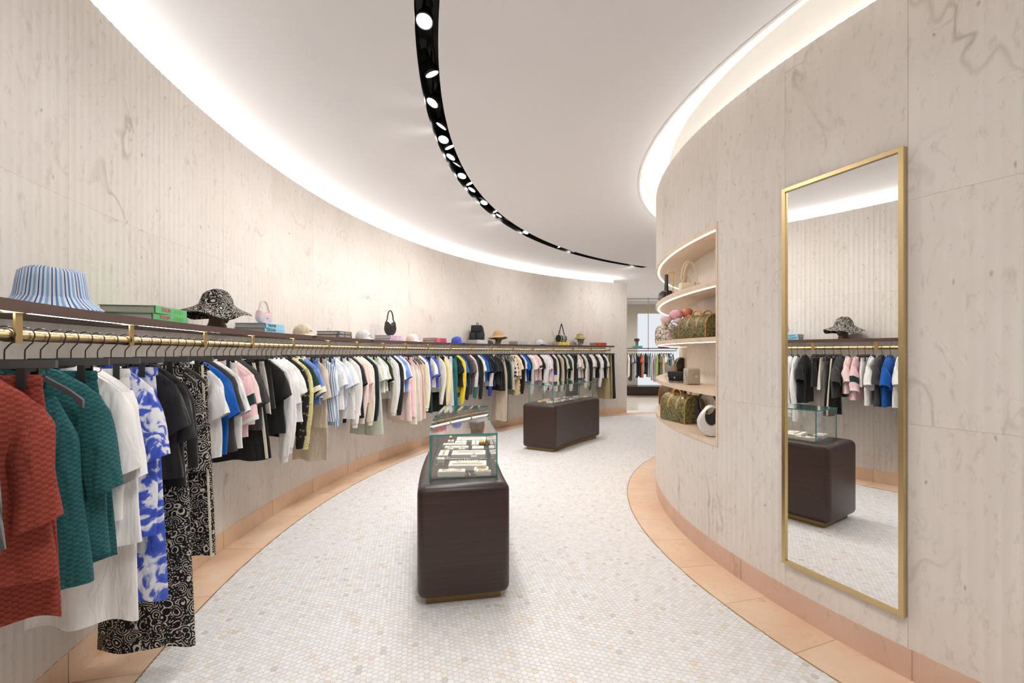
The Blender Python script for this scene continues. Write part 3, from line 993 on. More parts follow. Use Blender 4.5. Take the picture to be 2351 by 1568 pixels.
def cloth(name, c, rough=.85, var=.06, bump=.25):
    m, nt, b = mat(name)
    co = objcoord(nt)
    n = nd(nt, 'ShaderNodeTexNoise', Vector=co, Scale=9.0, Detail=2.0)
    nt.links.new(mix(nt, n.outputs[0], tuple(min(1, x * (1 + var)) for x in c), tuple(x * (1 - var) for x in c)), b.inputs['Base Color'])
    b.inputs['Roughness'].default_value = rough
    b.inputs['Specular IOR Level'].default_value = .2
    b.inputs['Sheen Weight'].default_value = .15
    wrinkle(nt, b)
    return m
FAB = {}
for k, c in dict(w=(238, 236, 234), ow=(228, 222, 212), gy=(212, 210, 210), bk=(38, 37, 38), ch=(66, 64, 64), gr=(158, 154, 152), na=(34, 38, 52), bl=(20, 92, 178), pk=(240, 200, 204),
                 lp=(238, 214, 208), rd=(150, 66, 54), te=(40, 104, 104), be=(216, 200, 178), ta=(184, 166, 128), sg=(196, 204, 186), ye=(240, 208, 48), py=(232, 220, 160),
                 gn=(28, 58, 52), li=(212, 218, 236), lb=(116, 148, 212), rb=(66, 88, 186), cr=(236, 226, 204), ol=(112, 112, 80), br=(98, 90, 86), orr=(204, 84, 34), lg=(170, 184, 190), kg=(176, 186, 110)).items():
    FAB[k] = cloth('fabric_' + k, srgb(*c))

def pattern(name, build, rough=.85):
    m, nt, b = mat(name)
    nt.links.new(build(nt), b.inputs['Base Color'])
    b.inputs['Roughness'].default_value = rough
    b.inputs['Specular IOR Level'].default_value = .2
    wrinkle(nt, b)
    FAB[name] = m
def paisley(nt):
    co = objcoord(nt)
    w = nd(nt, 'ShaderNodeTexNoise', Vector=co, Scale=9.0, Detail=1.0)
    wv = nd(nt, 'ShaderNodeVectorMath', {'operation': 'MULTIPLY_ADD'}, i0=w.outputs[1], i1=(.05, .05, .05), i2=co).outputs[0]
    v = nd(nt, 'ShaderNodeTexVoronoi', Vector=wv, Scale=19.0)
    rings = mth(nt, 'SINE', mth(nt, 'MULTIPLY', v.outputs[0], 34.0))
    v2 = nd(nt, 'ShaderNodeTexVoronoi', Vector=wv, Scale=105.0)
    dots = ramp(nt, v2.outputs[0], [(.30, 1.0), (.34, 0.0)], 'LINEAR')
    f = ramp(nt, rings, [(.50, 0.0), (.60, 1.0)])
    n2 = nd(nt, 'ShaderNodeTexNoise', Vector=co, Scale=28.0, Detail=2.0)
    band = ramp(nt, n2.outputs[0], [(.44, 0.0), (.50, 1.0)])
    f2 = mth(nt, 'MAXIMUM', mth(nt, 'MULTIPLY', f, band), mth(nt, 'MULTIPLY', dots, mth(nt, 'SUBTRACT', 1.0, band)))
    return mix(nt, f2, srgb(34, 34, 36), srgb(222, 214, 200))
pattern('PA', paisley)
def palm(nt):
    co = objcoord(nt, (1, 1, .8), (0, .7, 0))
    n = nd(nt, 'ShaderNodeTexNoise', Vector=co, Scale=9.0, Detail=3.0, Distortion=2.2)
    c = ramp(nt, n.outputs[0], [(.42, srgb(232, 232, 238)), (.47, srgb(190, 198, 228)), (.50, srgb(84, 104, 200)), (.62, srgb(62, 86, 188))])
    return c
pattern('PB', palm)
def brick(c1, c2, c3):
    def fn(nt):
        tc = nt.nodes.new('ShaderNodeTexCoord')
        sx = nd(nt, 'ShaderNodeSeparateXYZ', Vector=tc.outputs['Object'])
        u = mth(nt, 'ADD', sx.outputs[0], mth(nt, 'MULTIPLY', sx.outputs[1], 1.0))
        cb = nd(nt, 'ShaderNodeCombineXYZ', i0=u, i1=sx.outputs[2], i2=0.0)
        ck = nd(nt, 'ShaderNodeTexChecker', Vector=nd(nt, 'ShaderNodeMapping', Vector=cb.outputs[0], Scale=(52, 120, 1)).outputs[0], Scale=1.0, Color1=(*c1, 1), Color2=(*c2, 1))
        bk = nd(nt, 'ShaderNodeTexBrick', Vector=cb.outputs[0], Scale=52.0, Mortar_Size=.03, Brick_Width=1.0, Row_Height=.45, Color1=(1, 1, 1, 1), Color2=(.8, .8, .8, 1), Mortar=(.55, .55, .55, 1))
        return mix(nt, .75, ck.outputs[0], bk.outputs[0], 'MULTIPLY')
    return fn
pattern('RB', brick(srgb(156, 72, 58), srgb(134, 58, 48), None))
pattern('TB', brick(srgb(52, 106, 108), srgb(40, 88, 92), None))
def stripes(nt):
    tc = nt.nodes.new('ShaderNodeTexCoord')
    sx = nd(nt, 'ShaderNodeSeparateXYZ', Vector=tc.outputs['Object'])
    u = mth(nt, 'ADD', sx.outputs[0], mth(nt, 'MULTIPLY', sx.outputs[2], .12))
    f = mth(nt, 'FRACT', mth(nt, 'MULTIPLY', u, 16.0))
    return ramp(nt, f, [(0.0, srgb(226, 232, 240)), (.22, srgb(104, 142, 192)), (.40, srgb(228, 232, 240)), (.60, srgb(52, 62, 112)), (.70, srgb(230, 234, 240)), (.86, srgb(140, 178, 214))], 'CONSTANT')
pattern('ST', stripes)
def lace(c1, c2, sc=34.0, lo=.30):
    def fn(nt):
        v = nd(nt, 'ShaderNodeTexVoronoi', Vector=objcoord(nt), Scale=sc)
        return mix(nt, ramp(nt, v.outputs[0], [(lo, 1.0), (lo + .08, 0.0)]), c1, c2)
    return fn
pattern('LA', lace(srgb(40, 38, 38), srgb(150, 138, 84), 30, .22))
pattern('LY', lace(srgb(232, 220, 160), srgb(196, 180, 110), 40, .25))
def tiles_pat(bg, dot, sc):
    def fn(nt):
        tc = nt.nodes.new('ShaderNodeTexCoord')
        v = nd(nt, 'ShaderNodeTexVoronoi', {'feature': 'F1', 'distance': 'CHEBYCHEV'}, Vector=tc.outputs['Object'], Scale=sc, Randomness=.12)
        return mix(nt, ramp(nt, v.outputs[0], [(.30, 1.0), (.34, 0.0)]), bg, dot)
    return fn
pattern('OT', tiles_pat(srgb(226, 210, 176), srgb(214, 146, 52), 13.0))
pattern('NT', tiles_pat(srgb(234, 228, 214), srgb(48, 58, 120), 13.0))
def blocks(stops):
    def fn(nt):
        tc = nt.nodes.new('ShaderNodeTexCoord')
        sx = nd(nt, 'ShaderNodeSeparateXYZ', Vector=tc.outputs['Object'])
        return ramp(nt, mth(nt, 'ADD', sx.outputs[2], 1.0), [(p, srgb(*c)) for p, c in stops], 'CONSTANT')
    return fn
pattern('CB', blocks([(0.0, (52, 112, 98)), (.32, (206, 206, 216)), (.46, (226, 216, 204)), (.58, (238, 196, 204))]))
pattern('CD', blocks([(0.0, (206, 196, 180)), (.30, (226, 222, 216)), (.44, (24, 66, 152)), (.52, (48, 46, 48))]))
pattern('BW', blocks([(0.0, (54, 70, 160)), (.30, (216, 216, 224)), (.55, (30, 34, 56))]))
CNAME = dict(w='white', ow='ivory', gy='pale grey', bk='black', ch='charcoal', gr='grey', na='navy', bl='cobalt blue', pk='pink', lp='blush', rd='rust', te='teal', be='beige', ta='khaki', sg='sage green',
             ye='bright yellow', py='pale yellow', gn='dark green', li='pale lilac', lb='light blue', rb='royal blue', cr='cream', ol='olive', br='taupe', orr='orange', lg='blue-grey', kg='lime green',
             PA='paisley', PB='blue leaf-print', RB='rust brick-weave', TB='teal brick-weave', ST='blue striped', LA='black lace', LY='yellow lace', OT='orange tile-print',
             NT='navy tile-print', CB='pink colour-block', CD='black colour-block', BW='navy colour-block')

# ------------------------------------------------------------------ garments: origin at the rod, x to the room, y along the rail, z up
def shoulder(x):
    x = abs(x)
    return -.075 - .74 * max(0.0, x - .03) - .25 * max(0.0, x - .16) - 2.0 * max(0.0, x - .196) ** 1.1
def body_tube(rg, hem, w0, w1, w2, top=None, fold=.014, thick=.038, rows=20, n=48, neck=.072, scoop=.045):
    ph = [rg.uniform(0, 6.28) for _ in range(4)]
    k1, k2 = rg.uniform(16, 24), rg.uniform(34, 48)
    out = []
    for i in range(-1, rows + 1):
        s = max(0, i) / rows
        w = w0 + (w1 - w0) * min(1, s / .22) if s < .22 else w1 + (w2 - w1) * (s - .22) / .78
        d = .017 + (thick - .017) * min(1, s / .18)
        ring = []
        for j in range(n):
            t = 2 * PI * j / n
            cx, sy = math.cos(t), math.sin(t)
            x = w * (abs(cx) ** .85) * (1 if cx > 0 else -1)
            y = d * (abs(sy) ** .8) * (1 if sy > 0 else -1)
            z0 = shoulder(x) if top is None else top
            inneck = top is None and abs(x) < neck
            if inneck:
                z0 -= scoop * (1 - (x / neck) ** 2) * (1.0 if sy < 0 else .3)
            if i < 0:                                  # the seam over the shoulder; the neck stays open
                if not inneck and top is None:
                    y *= .12
                    z0 += .005
            z = z0 + (hem - z0) * s
            am = fold * min(1, s * 1.6)
            y += am * (math.sin(k1 * x + ph[0] + 1.2 * s) + .5 * math.sin(k2 * x + ph[1] - 2 * s))
            z += .006 * s * math.sin(k1 * x + ph[2])
            x += .006 * s * math.sin(7 * s + ph[3])
            ring.append((x, y, z))
        out.append(ring)
    return MB().rings(out)
def along(pts, t):
    k = t * (len(pts) - 1)
    i = min(int(k), len(pts) - 2)
    f = k - i
    return (pts[i][0] + (pts[i + 1][0] - pts[i][0]) * f, pts[i][1] + (pts[i + 1][1] - pts[i][1]) * f)
def sleeve_tube(rg, sgn, edges, b=.04, n=22, fold=.006, t0=0.0, t1=1.0, rows=9, grow=1.0):
    """edges: outer and inner outline of the sleeve in (x, z)"""
    ou, inn = edges
    out = []
    ph = edges_phase(edges)
    for i in range(rows):
        t = t0 + (t1 - t0) * i / (rows - 1)
        p, q = along(ou, t), along(inn, t)
        cx, cz, hx, hz = (p[0] + q[0]) / 2, (p[1] + q[1]) / 2, (p[0] - q[0]) / 2 * grow, (p[1] - q[1]) / 2 * grow
        bb = (.014 + (b - .014) * min(1, t * 2.2)) * grow
        ring = []
        for j in range(n):
            a = 2 * PI * j / n
            u, v = math.cos(a), math.sin(a)
            f = fold * min(1, t * 2) * math.sin(3 * a + ph + t * 5)
            ring.append((sgn * (cx + hx * u + f * .4), bb * v + f - .030 * t + .004 * math.sin(t * 9 + ph), cz + hz * u))
        out.append(ring)
    return MB().rings(out)
def edges_phase(e):
    return (e[0][-1][0] * 971) % 6.28
def short_edges(rg, ln):
    e = rg.uniform(-.012, .012)
    if ln > .235:                                       # loose half sleeve
        k = ln / .29
        return ([(.203, -.206), (.232, -.262), (.250 + e, -.26 - .13 * k), (.272 + e, -.26 - .26 * k)], [(.105, -.205), (.130, -.33), (.150, -.28 - .16 * k), (.158 + e, -.28 - .29 * k)])
    k = ln / .20
    return ([(.203, -.206), (.230, -.255), (.255 + e, -.26 - .07 * k), (.280 + e, -.26 - .15 * k)], [(.105, -.205), (.128, -.325), (.150, -.29 - .11 * k), (.170 + e, -.29 - .19 * k)])
def long_edges(rg, ln):
    e = rg.uniform(-.025, .015)
    zc = -.26 - ln
    return ([(.203, -.206), (.234, -.275), (.250, -.42), (.252 + e * .5, -.26 - ln * .55), (.240 + e, -.26 - ln * .8), (.226 + e, zc)], [(.105, -.205), (.130, -.35), (.152, -.46), (.160 + e * .5, -.26 - ln * .58), (.156 + e, -.26 - ln * .8), (.152 + e, zc)])

def make_garment(g, kind, col, hem, opt, rg):
    m = FAB[col]
    h = hem - ZROD
    if kind in 'tlx':
        body_tube(rg, h, .207, .208 + rg.uniform(-.008, .01), .210 + rg.uniform(-.008, .02), fold=.010 + rg.uniform(0, .008)).build('body', m, g, 60)
        for sg_ in (-1, 1):
            if kind == 'l':
                ed = long_edges(rg, .60 + rg.uniform(-.03, .05))
            else:
                ed = short_edges(rg, opt.get('sl', .19 + rg.uniform(-.02, .03)))
            sv = sleeve_tube(rg, sg_, ed, b=.036 if kind == 'l' else .046, rows=14 if kind == 'l' else 10).build('sleeve', FAB[opt.get('scol', col)], g, 60)
            if kind == 'l':
                p, q_ = ed[0][-1], ed[1][-1]
                ce_ = ([(p[0] - .004, p[1] + .004), (p[0] - .010, p[1] - .048)], [(q_[0] + .004, q_[1] + .004), (q_[0] + .008, q_[1] - .048)])
                rows_ = []
                for t in (0.0, .5, 1.0):
                    a_, b_2 = along(ce_[0], t), along(ce_[1], t)
                    rows_.append([(sg_ * ((a_[0] + b_2[0]) / 2 + (a_[0] - b_2[0]) / 2 * math.cos(w_)), .031 * math.sin(w_) - .03, (a_[1] + b_2[1]) / 2) for w_ in [2 * PI * k_ / 18 for k_ in range(18)]])
                MB().rings(rows_).build('cuff', FAB[opt.get('cuff', col)], sv, 60)
            for (t0, t1, cc) in opt.get('bands', []):
                sleeve_tube(rg, sg_, ed, b=.046, t0=t0, t1=t1, rows=4, grow=1.035).build('sleeve_band', FAB[cc], sv, 60)
        cc = opt.get('collar')
        nk = MB()
        if cc or kind == 'x':
            rows = [[(.078 * math.cos(t) * f, .035 * math.sin(t) * f - .002, -.118 - .02 * (1 - math.sin(t)) * .5 + dz) for t in [2 * PI * i / 20 for i in range(20)]] for f, dz in ((1.0, -.015), (.92, .028), (1.02, .031), (1.22, -.018))]
            nk.rings(rows).build('collar', FAB[cc or col], g, 60)
        else:
            nk.tube([(.072 * math.cos(t), .019 * math.sin(t), -.104 - (.030 - .016 * math.sin(t)) * math.sin(t) ** 2 * 1.0) for t in [2 * PI * i / 24 for i in range(24)]], .006, 6, closed=True).build('neckband', m, g, 60)
    elif kind == 'p':
        fl_ = opt.get('flare', .105)
        for sg_ in (-1, 1):
            rows = []
            ph = rg.uniform(0, 6.28)
            for i in range(17):
                s = i / 16
                cx = sg_ * (.082 + .028 * s)
                w = .088 + (fl_ - .088) * s + .006 * math.sin(3 * s + ph)
                z = -.128 + (h + .128) * s
                rows.append([(cx + w * math.cos(t), (.016 + .024 * min(1, s * 2)) * math.sin(t) + .016 * min(1, 2 * s) * math.sin(22 * (cx + w * math.cos(t)) + ph + s), z + .005 * s * math.sin(2 * t + ph)) for t in [2 * PI * j / 26 for j in range(26)]])
            lg = MB().rings(rows).build('leg', m, g, 60)
            if opt.get('stripe'):
                e = [(r[0][0] * 1.0 + sg_ * .0 if sg_ > 0 else r[13][0], (r[0] if sg_ > 0 else r[13])[1], (r[0] if sg_ > 0 else r[13])[2]) for r in rows]
                MB().rings([[(x - sg_ * .018, y - .030, z), (x - sg_ * .008, y - .028, z), (x - sg_ * .008, y - .024, z), (x - sg_ * .018, y - .024, z)] for x, y, z in e]).build('side_stripe', FAB[opt['stripe']], lg)
        MB().rings([[(.172 * math.cos(t) * f, .022 * math.sin(t) * f, z) for t in [2 * PI * j / 30 for j in range(30)]] for z, f in ((-.122, 1.0), (-.126, 1.02), (-.158, 1.03), (-.16, .98))]).build('waistband', m, g, 60)
    elif kind == 's':
        ph = rg.uniform(0, 6.28)
        rows = []
        fw = opt.get('flare', .215)
        for i in range(15):
            s = i / 14
            w = .155 + (fw - .155) * s ** .8
            rows.append([(w * math.cos(t), .034 * math.sin(t) * (.6 + .4 * s) + .020 * s * math.sin(30 * w * math.cos(t) + ph), -.13 + (h + .13) * s + .006 * s * math.sin(4 * t + ph)) for t in [2 * PI * j / 54 for j in range(54)]])
        sk = MB().rings(rows).build('skirt_body', m, g, 60)
        if opt.get('stripe'):
            for sg_ in (-1, 1):
                e = [max(r, key=lambda p: sg_ * p[0]) for r in rows]
                MB().rings([[(x - sg_ * .030, y - .034, z), (x - sg_ * .014, y - .028, z), (x - sg_ * .014, y - .02, z), (x - sg_ * .030, y - .02, z)] for x, y, z in e]).build('side_stripe', FAB[opt['stripe']], sk)
        MB().rings([[(.157 * math.cos(t) * f, .022 * math.sin(t) * f, z) for t in [2 * PI * j / 30 for j in range(30)]] for z, f in ((-.122, 1.0), (-.126, 1.02), (-.155, 1.03), (-.158, .98))]).build('waistband', m, g, 60)
    elif kind == 'h':
        for sg_ in (-1, 1):
            rows = []
            ph = rg.uniform(0, 6.28)
            for i in range(9):
                s = i / 8
                cx = sg_ * (.082 + .02 * s)
                w = .088 + .022 * s
                rows.append([(cx + w * math.cos(t), (.016 + .03 * s) * math.sin(t) + .012 * s * math.sin(24 * w * math.cos(t) + ph), -.128 + (h + .128) * s) for t in [2 * PI * j / 26 for j in range(26)]])
            lg = MB().rings(rows).build('leg', m, g, 60)
            if opt.get('trim'):
                MB().tube(rows[-1], .005, 6, closed=True).build('hem_trim', FAB[opt['trim']], lg, 60)
        MB().rings([[(.172 * math.cos(t) * f, .022 * math.sin(t) * f, z) for t in [2 * PI * j / 30 for j in range(30)]] for z, f in ((-.122, 1.0), (-.126, 1.02), (-.158, 1.03), (-.16, .98))]).build('waistband', m, g, 60)
    else:                                   # sleeveless dress or top
        body_tube(rg, h, .125, .185, opt.get('flare', .215), top=-.20, fold=.014).build('body', m, g, 60)
        for sg_ in (-1, 1):
            MB().tube([(sg_ * .085, .012, -.215), (sg_ * .09, .012, -.16), (sg_ * .095, 0, shoulder(.095) + .004), (sg_ * .09, -.012, -.17), (sg_ * .085, -.012, -.22)], .007, 6).build('shoulder_strap', m, g, 60)

# ------------------------------------------------------------------ hangers (two kinds)
def hook_mb():
    pts = [(.0255 * math.cos(t), 0, .003 + .0255 * math.sin(t)) for t in [R(-35 + 215 * i / 16) for i in range(17)]]
    pts = pts[:1] + pts
    pts = [(.020, 0, -.022)] + pts[1:]
    pts = [(x, 0, z) for x, y, z in pts][::-1]          # open end first (wall side), over the rod, to the room side
    pts += [(.012, 0, -.030), (.001, 0, -.046), (0, 0, -.056), (0, 0, -.086)]
    return MB().tube(pts, .0023, 6)
HK = hook_mb().mesh('hook', M['wire'], 60)
def yoke_mb():
    up, lo = [], []
    for i in range(15):
        x = .196 * i / 14
        z = -.082 - .74 * max(0.0, x - .03) - .25 * max(0, x - .16)
        th = .030 - .012 * min(1, x / .1) + (.012 * max(0, (x - .165) / .04))
        up.append((x, z))
        lo.append((x, z - th))
    mb = MB()
    rows = []
    for s in (-1, 1):
        rows = [[(s * u[0], -.006 - .002 * (i / 14), u[1]), (s * u[0], .006 + .002 * (i / 14), u[1]), (s * l[0], .006 + .002 * (i / 14), l[1]), (s * l[0], -.006 - .002 * (i / 14), l[1])] for i, (u, l) in enumerate(zip(up, lo))]
        mb.rings(rows, cap=True)
    return mb
YK = yoke_mb().mesh('yoke', M['hang'], 50)
BR_ = MB().box((0, 0, -.091), (.39, .013, .024)).mesh('bar', M['hang'])
WR_ = MB().tube([(-.17, 0, -.103), (-.17, 0, -.122), (-.165, 0, -.127), (.165, 0, -.127), (.17, 0, -.122), (.17, 0, -.103)], .0016, 6).mesh('wire_bar', M['wire'], 60)
CP_ = MB().box((0, -.028, -.016), (.021, .007, .066)).box((0, .028, -.016), (.021, .007, .066)).box((0, 0, .010), (.014, .055, .010)).mesh('clip', M['black'])
TG_ = MB().box((0, -.0075, -.095), (.022, .002, .010)).mesh('name_tag', plain('tag_white', srgb(235, 235, 235), .5))
M['ink'] = plain('black_ink', (.02, .02, .02), .6)
KT_ = text_mesh('KITH', .0085, M['ink'], .0003)
def make_hanger(loc, rz, clip, label, group, tagged, name='clothes_hanger'):
    t = thing(name, label, 'hanger', loc, rz, group)
    obj('hook', HK, t)
    if clip:
        obj('bar', BR_, t)
        obj('wire_bar', WR_, t)
        for x in (-.125, .125):
            obj('clip', CP_, t, (x, 0, -.118))
    else:
        obj('yoke', YK, t)
        if tagged:
            tg = obj('name_tag', TG_, t)
            o = obj('lettering', KT_, tg, (0, -.0088, -.095))
            o.rotation_euler = (R(90), 0, 0)
    return t

# ------------------------------------------------------------------ what hangs where: column of the hook in the photograph, kind, fabric, height of hem above floor
B = lambda *a: list(a)
G = []
a10 = ray(10, CL, RROD)
for k, it in ((5.2, ('t', 'ch', 1.15)), (2.5, ('t', 'RB', .95)), (1.3, ('s', 'RB', .80))):
    G.append((a10 + k * .62,) + it + ({'sl': .29},))
LIST = [
 (10, 'd', 'TB', .82), (57, 't', 'TB', .88, {'sl': .29}), (93, 's', 'TB', .84), (131, 't', 'w', .95, {'sl': .26}), (163, 't', 'w', .84, {'sl': .31}), (196, 's', 'w', .50, {'flare': .2}),
 (224, 't', 'PB', .80, {'sl': .26}), (255, 'p', 'PB', .48), (287, 't', 'bk', 1.0), (312, 't', 'bk', .95, {'sl': .24}), (337, 'p', 'PA', .11, {'flare': .12}), (358, 'd', 'bk', 1.0), (380, 'd', 'PA', .95),
 (399, 'p', 'PA', .45, {'stripe': 'cr', 'flare': .098}), (417, 't', 'w', .98), (437, 't', 'bl', .98), (453, 't', 'ch', .98), (469, 't', 'w', .99), (484, 's', 'w', 1.2), (497, 't', 'pk', 1.03, {'sl': .27, 'bands': [(.52, .72, 'gn'), (.92, 1.0, 'w')]}),
 (513, 't', 'lp', 1.1), (527, 't', 'ch', 1.05), (540, 's', 'bk', .82, {'stripe': 'cr', 'flare': .24}), (555, 's', 'ow', 1.14), (570, 'h', 'bk', 1.17), (589, 't', 'bk', .95), (601, 'l', 'w', .98, {'logo': 1}), (611, 'l', 'w', .96),
 (622, 't', 'w', 1.0, {'sl': .24}), (634, 't', 'w', 1.0), (646, 'l', 'LA', .86), (657, 'l', 'LY', .95), (668, 'x', 'gn', 1.1, {'collar': 'cr', 'bands': [(.8, 1.0, 'cr')]}), (682, 'x', 'lb', 1.1, {'collar': 'cr', 'bands': [(.8, 1.0, 'cr')]}),
 (691, 'h', 'lb', 1.17, {'trim': 'w'}), (703, 't', 'be', .87, {'sl': .26, 'collar': 'be'}), (714, 's', 'be', .52, {'flare': .19}), (724, 't', 'ST', .90, {'sl': .25}), (734, 'p', 'ST', .84), (744, 't', 'w', 1.0), (754, 't', 'li', 1.0),
 (762, 's', 'w', 1.15), (770, 'x', 'w', .86), (778, 's', 'w', .95), (786, 'l', 'w', .88), (794, 'x', 'bk', .84), (803, 'l', 'lp', .95), (811, 't', 'lp', 1.0), (818, 'l', 'cr', .95), (827, 'l', 'na', .97), (834, 't', 'sg', 1.1),
 (841, 'p', 'sg', .56, {'flare': .135}), (849, 't', 'w', 1.08), (856, 't', 'sg', 1.1), (863, 't', 'bk', 1.1), (870, 'h', 'sg', 1.2), (877, 'l', 'ow', .98), (884, 'l', 'li', .98), (891, 'l', 'bk', 1.0), (898, 't', 'w', 1.05),
 (905, 't', 'lb', 1.05), (911, 't', 'lp', 1.05), (917, 'd', 'lp', .62), (924, 'p', 'pk', .66), (930, 'd', 'cr', .55), (937, 'd', 'ow', .58), (943, 'd', 'pk', .6), (949, 'd', 'be', .6), (955, 'l', 'cr', .95), (961, 'l', 'rb', .95),
 (967, 'p', 'gn', .66), (973, 't', 'ow', 1.05, {'bands': [(.9, 1.0, 'rb')]}), (980, 't', 'rb', 1.05), (988, 'h', 'gr', 1.2), (994, 'l', 'ow', .95), (999, 'p', 'bk', .62), (1004, 'l', 'py', 1.0), (1011, 'l', 'gy', .95), (1018, 'p', 'gy', .6),
 (1024, 'l', 'te', .9), (1030, 'p', 'te', .6), (1038, 't', 'bk', 1.0), (1044, 'l', 'ye', .9), (1050, 't', 'bl', 1.0), (1056, 'l', 'na', .9), (1062, 't', 'ch', .85), (1068, 't', 'br', .85), (1074, 'l', 'CB', 1.0), (1080, 'h', 'gn', 1.15),
 (1086, 'l', 'bk', 1.0), (1092, 't', 'cr', 1.05), (1098, 't', 'bl', 1.05), (1104, 't', 'na', 1.05), (1110, 'l', 'BW', .95), (1116, 'd', 'na', .95), (1123, 't', 'bk', .98), (1129, 't', 'bk', .95, {'collar': 'pk'}), (1135, 'd', 'bk', .86),
 (1141, 'd', 'bk', .84), (1147, 'd', 'be', .22, {'flare': .18}), (1152, 'd', 'bk', .2, {'flare': .15}), (1158, 'd', 'gn', .86), (1164, 'd', 'cr', .84), (1170, 't', 'NT', 1.05, {'sl': .3}), (1175, 't', 'OT', .72, {'sl': .3}), (1180, 't', 'cr', 1.05),
 (1186, 'l', 'bk', .95), (1191, 't', 'li', 1.0), (1197, 't', 'bl', 1.0), (1202, 't', 'bk', 1.0), (1208, 'l', 'gy', .95), (1213, 't', 'w', 1.0), (1219, 't', 'pk', 1.0), (1225, 't', 'lp', 1.0, {'bands': [(.7, .9, 'gn')]}), (1231, 't', 'bk', 1.0),
 (1237, 'l', 'w', .9), (1242, 'l', 'w', .9), (1248, 't', 'w', .95), (1254, 'l', 'pk', .9), (1260, 'l', 'CD', .95), (1266, 'l', 'cr', .92), (1272, 'l', 'bk', .95), (1278, 'l', 'be', .92), (1284, 'l', 'bk', .92), (1289, 't', 'be', 1.0),
 (1294, 't', 'gn', 1.0), (1301, 'l', 'ow', .9), (1307, 'l', 'bk', .92), (1313, 'p', 'bk', .55), (1318, 't', 'w', 1.0), (1323, 't', 'be', 1.0), (1328, 't', 'bk', 1.0), (1334, 'l', 'w', .92), (1339, 'd', 'be', .8), (1344, 'l', 'bk', .92),
 (1350, 't', 'w', 1.0), (1355, 't', 'be', .98), (1360, 't', 'bk', .98), (1366, 'l', 'w', .95), (1371, 't', 'w', .98), (1377, 't', 'bk', .98), (1382, 't', 'ow', .98), (1387, 'p', 'ta', .45, {'flare': .12}), (1390, 'p', 'ol', .5), (1394, 'p', 'ta', .45),
 (1397, 'p', 'bk', .46), (1400, 'p', 'bk', .46)]
for it in LIST:
    G.append((ray(it[0], CL, RROD), it[1], it[2], it[3], it[4] if len(it) > 4 else {}))
for i in range(1, len(G)):                                 # keep neighbours on the rod apart
    if G[i - 1][0] - G[i][0] < .30:
        G[i] = (G[i - 1][0] - .30,) + G[i][1:]
KNAME = dict(t='tee', l='long-sleeved top', x='polo shirt', p='trousers', s='skirt', h='shorts', d='sleeveless dress')
GNAME = dict(t='tee_shirt', l='long_sleeve_top', x='polo_shirt', p='trousers', s='skirt', h='shorts', d='dress')
def near_item(a):
    best = min(SHELF_REF, key=lambda r: abs(ray(r[0], CL, 8.40) - a))
    return best[1]
SHELF_REF = [(120, 'striped bucket hat'), (335, 'green books'), (500, 'paisley hat'), (598, 'blue books'), (695, 'beige cap'), (768, 'grey books'), (833, 'white cap'), (893, 'lilac books'), (946, 'pink cap'), (998, 'magenta books'),
             (1048, 'blue cap'), (1096, 'black backpack'), (1144, 'tan hat'), (1190, 'silver books'), (1240, 'navy-brimmed cap'), (1287, 'yellow books'), (1332, 'striped knit hat'), (1373, 'red books')]
short = [f'{CNAME[c]} {KNAME[k]}' for _, k, c, _, _ in G]
labs = []
for i, (a, *_) in enumerate(G):
    it = near_item(a)
    labs.append((f'{short[i]} hung next after {short[i - 1]}, below {it}', f'charcoal hanger holding {short[i]} after {short[i - 1]}, below {it}') if i else
                (f'{short[i]} at the near end of the brass rail', f'charcoal hanger at the near end of the rail holding {short[i]}'))
cnt = {}
for l, _ in labs:
    cnt[l] = cnt.get(l, 0) + 1
seen_l = {}
for i, (l, h) in enumerate(labs):
    if cnt[l] > 1:
        seen_l[l] = seen_l.get(l, 0) + 1
        w_ = ['nearer', 'farther', 'farthest'][seen_l[l] - 1]
        labs[i] = (f'{w_} {l}', h.replace('hanger holding', f'hanger holding {w_}'))
for i, (a, kind, col, hem, opt) in enumerate(G):
    rg = random.Random(100 + i)
    loc = pol(CL, RROD, a, ZROD)
    lab, hl = labs[i]
    rz = R(a - 180) + R(rg.uniform(-5, 5))
    make_hanger(loc, rz, kind in 'psh', hl, 'hangers on the curved brass rail', a > ray(760, CL, RROD))
    g = thing(GNAME[kind], lab, {'t': 'shirt', 'l': 'shirt', 'x': 'shirt', 'p': 'trousers', 's': 'skirt', 'h': 'shorts', 'd': 'dress'}[kind], loc, rz, 'garments on the curved brass rail')
    make_garment(g, kind, col, hem, opt, rg)
    if opt.get('logo'):
        red = plain('logo_red', srgb(206, 84, 104), .8)
        lg = MB().lathe([(0, 0), (.055, 0), (.055, .0006), (0, .0006)], 28).build('chest_print', red, g, None, (.06, -.058, -.40))
        lg.rotation_euler = (R(90), 0, 0)
        put_text('Kith', .05, FAB['w'], g, (.06, -.0605, -.40), '-y')

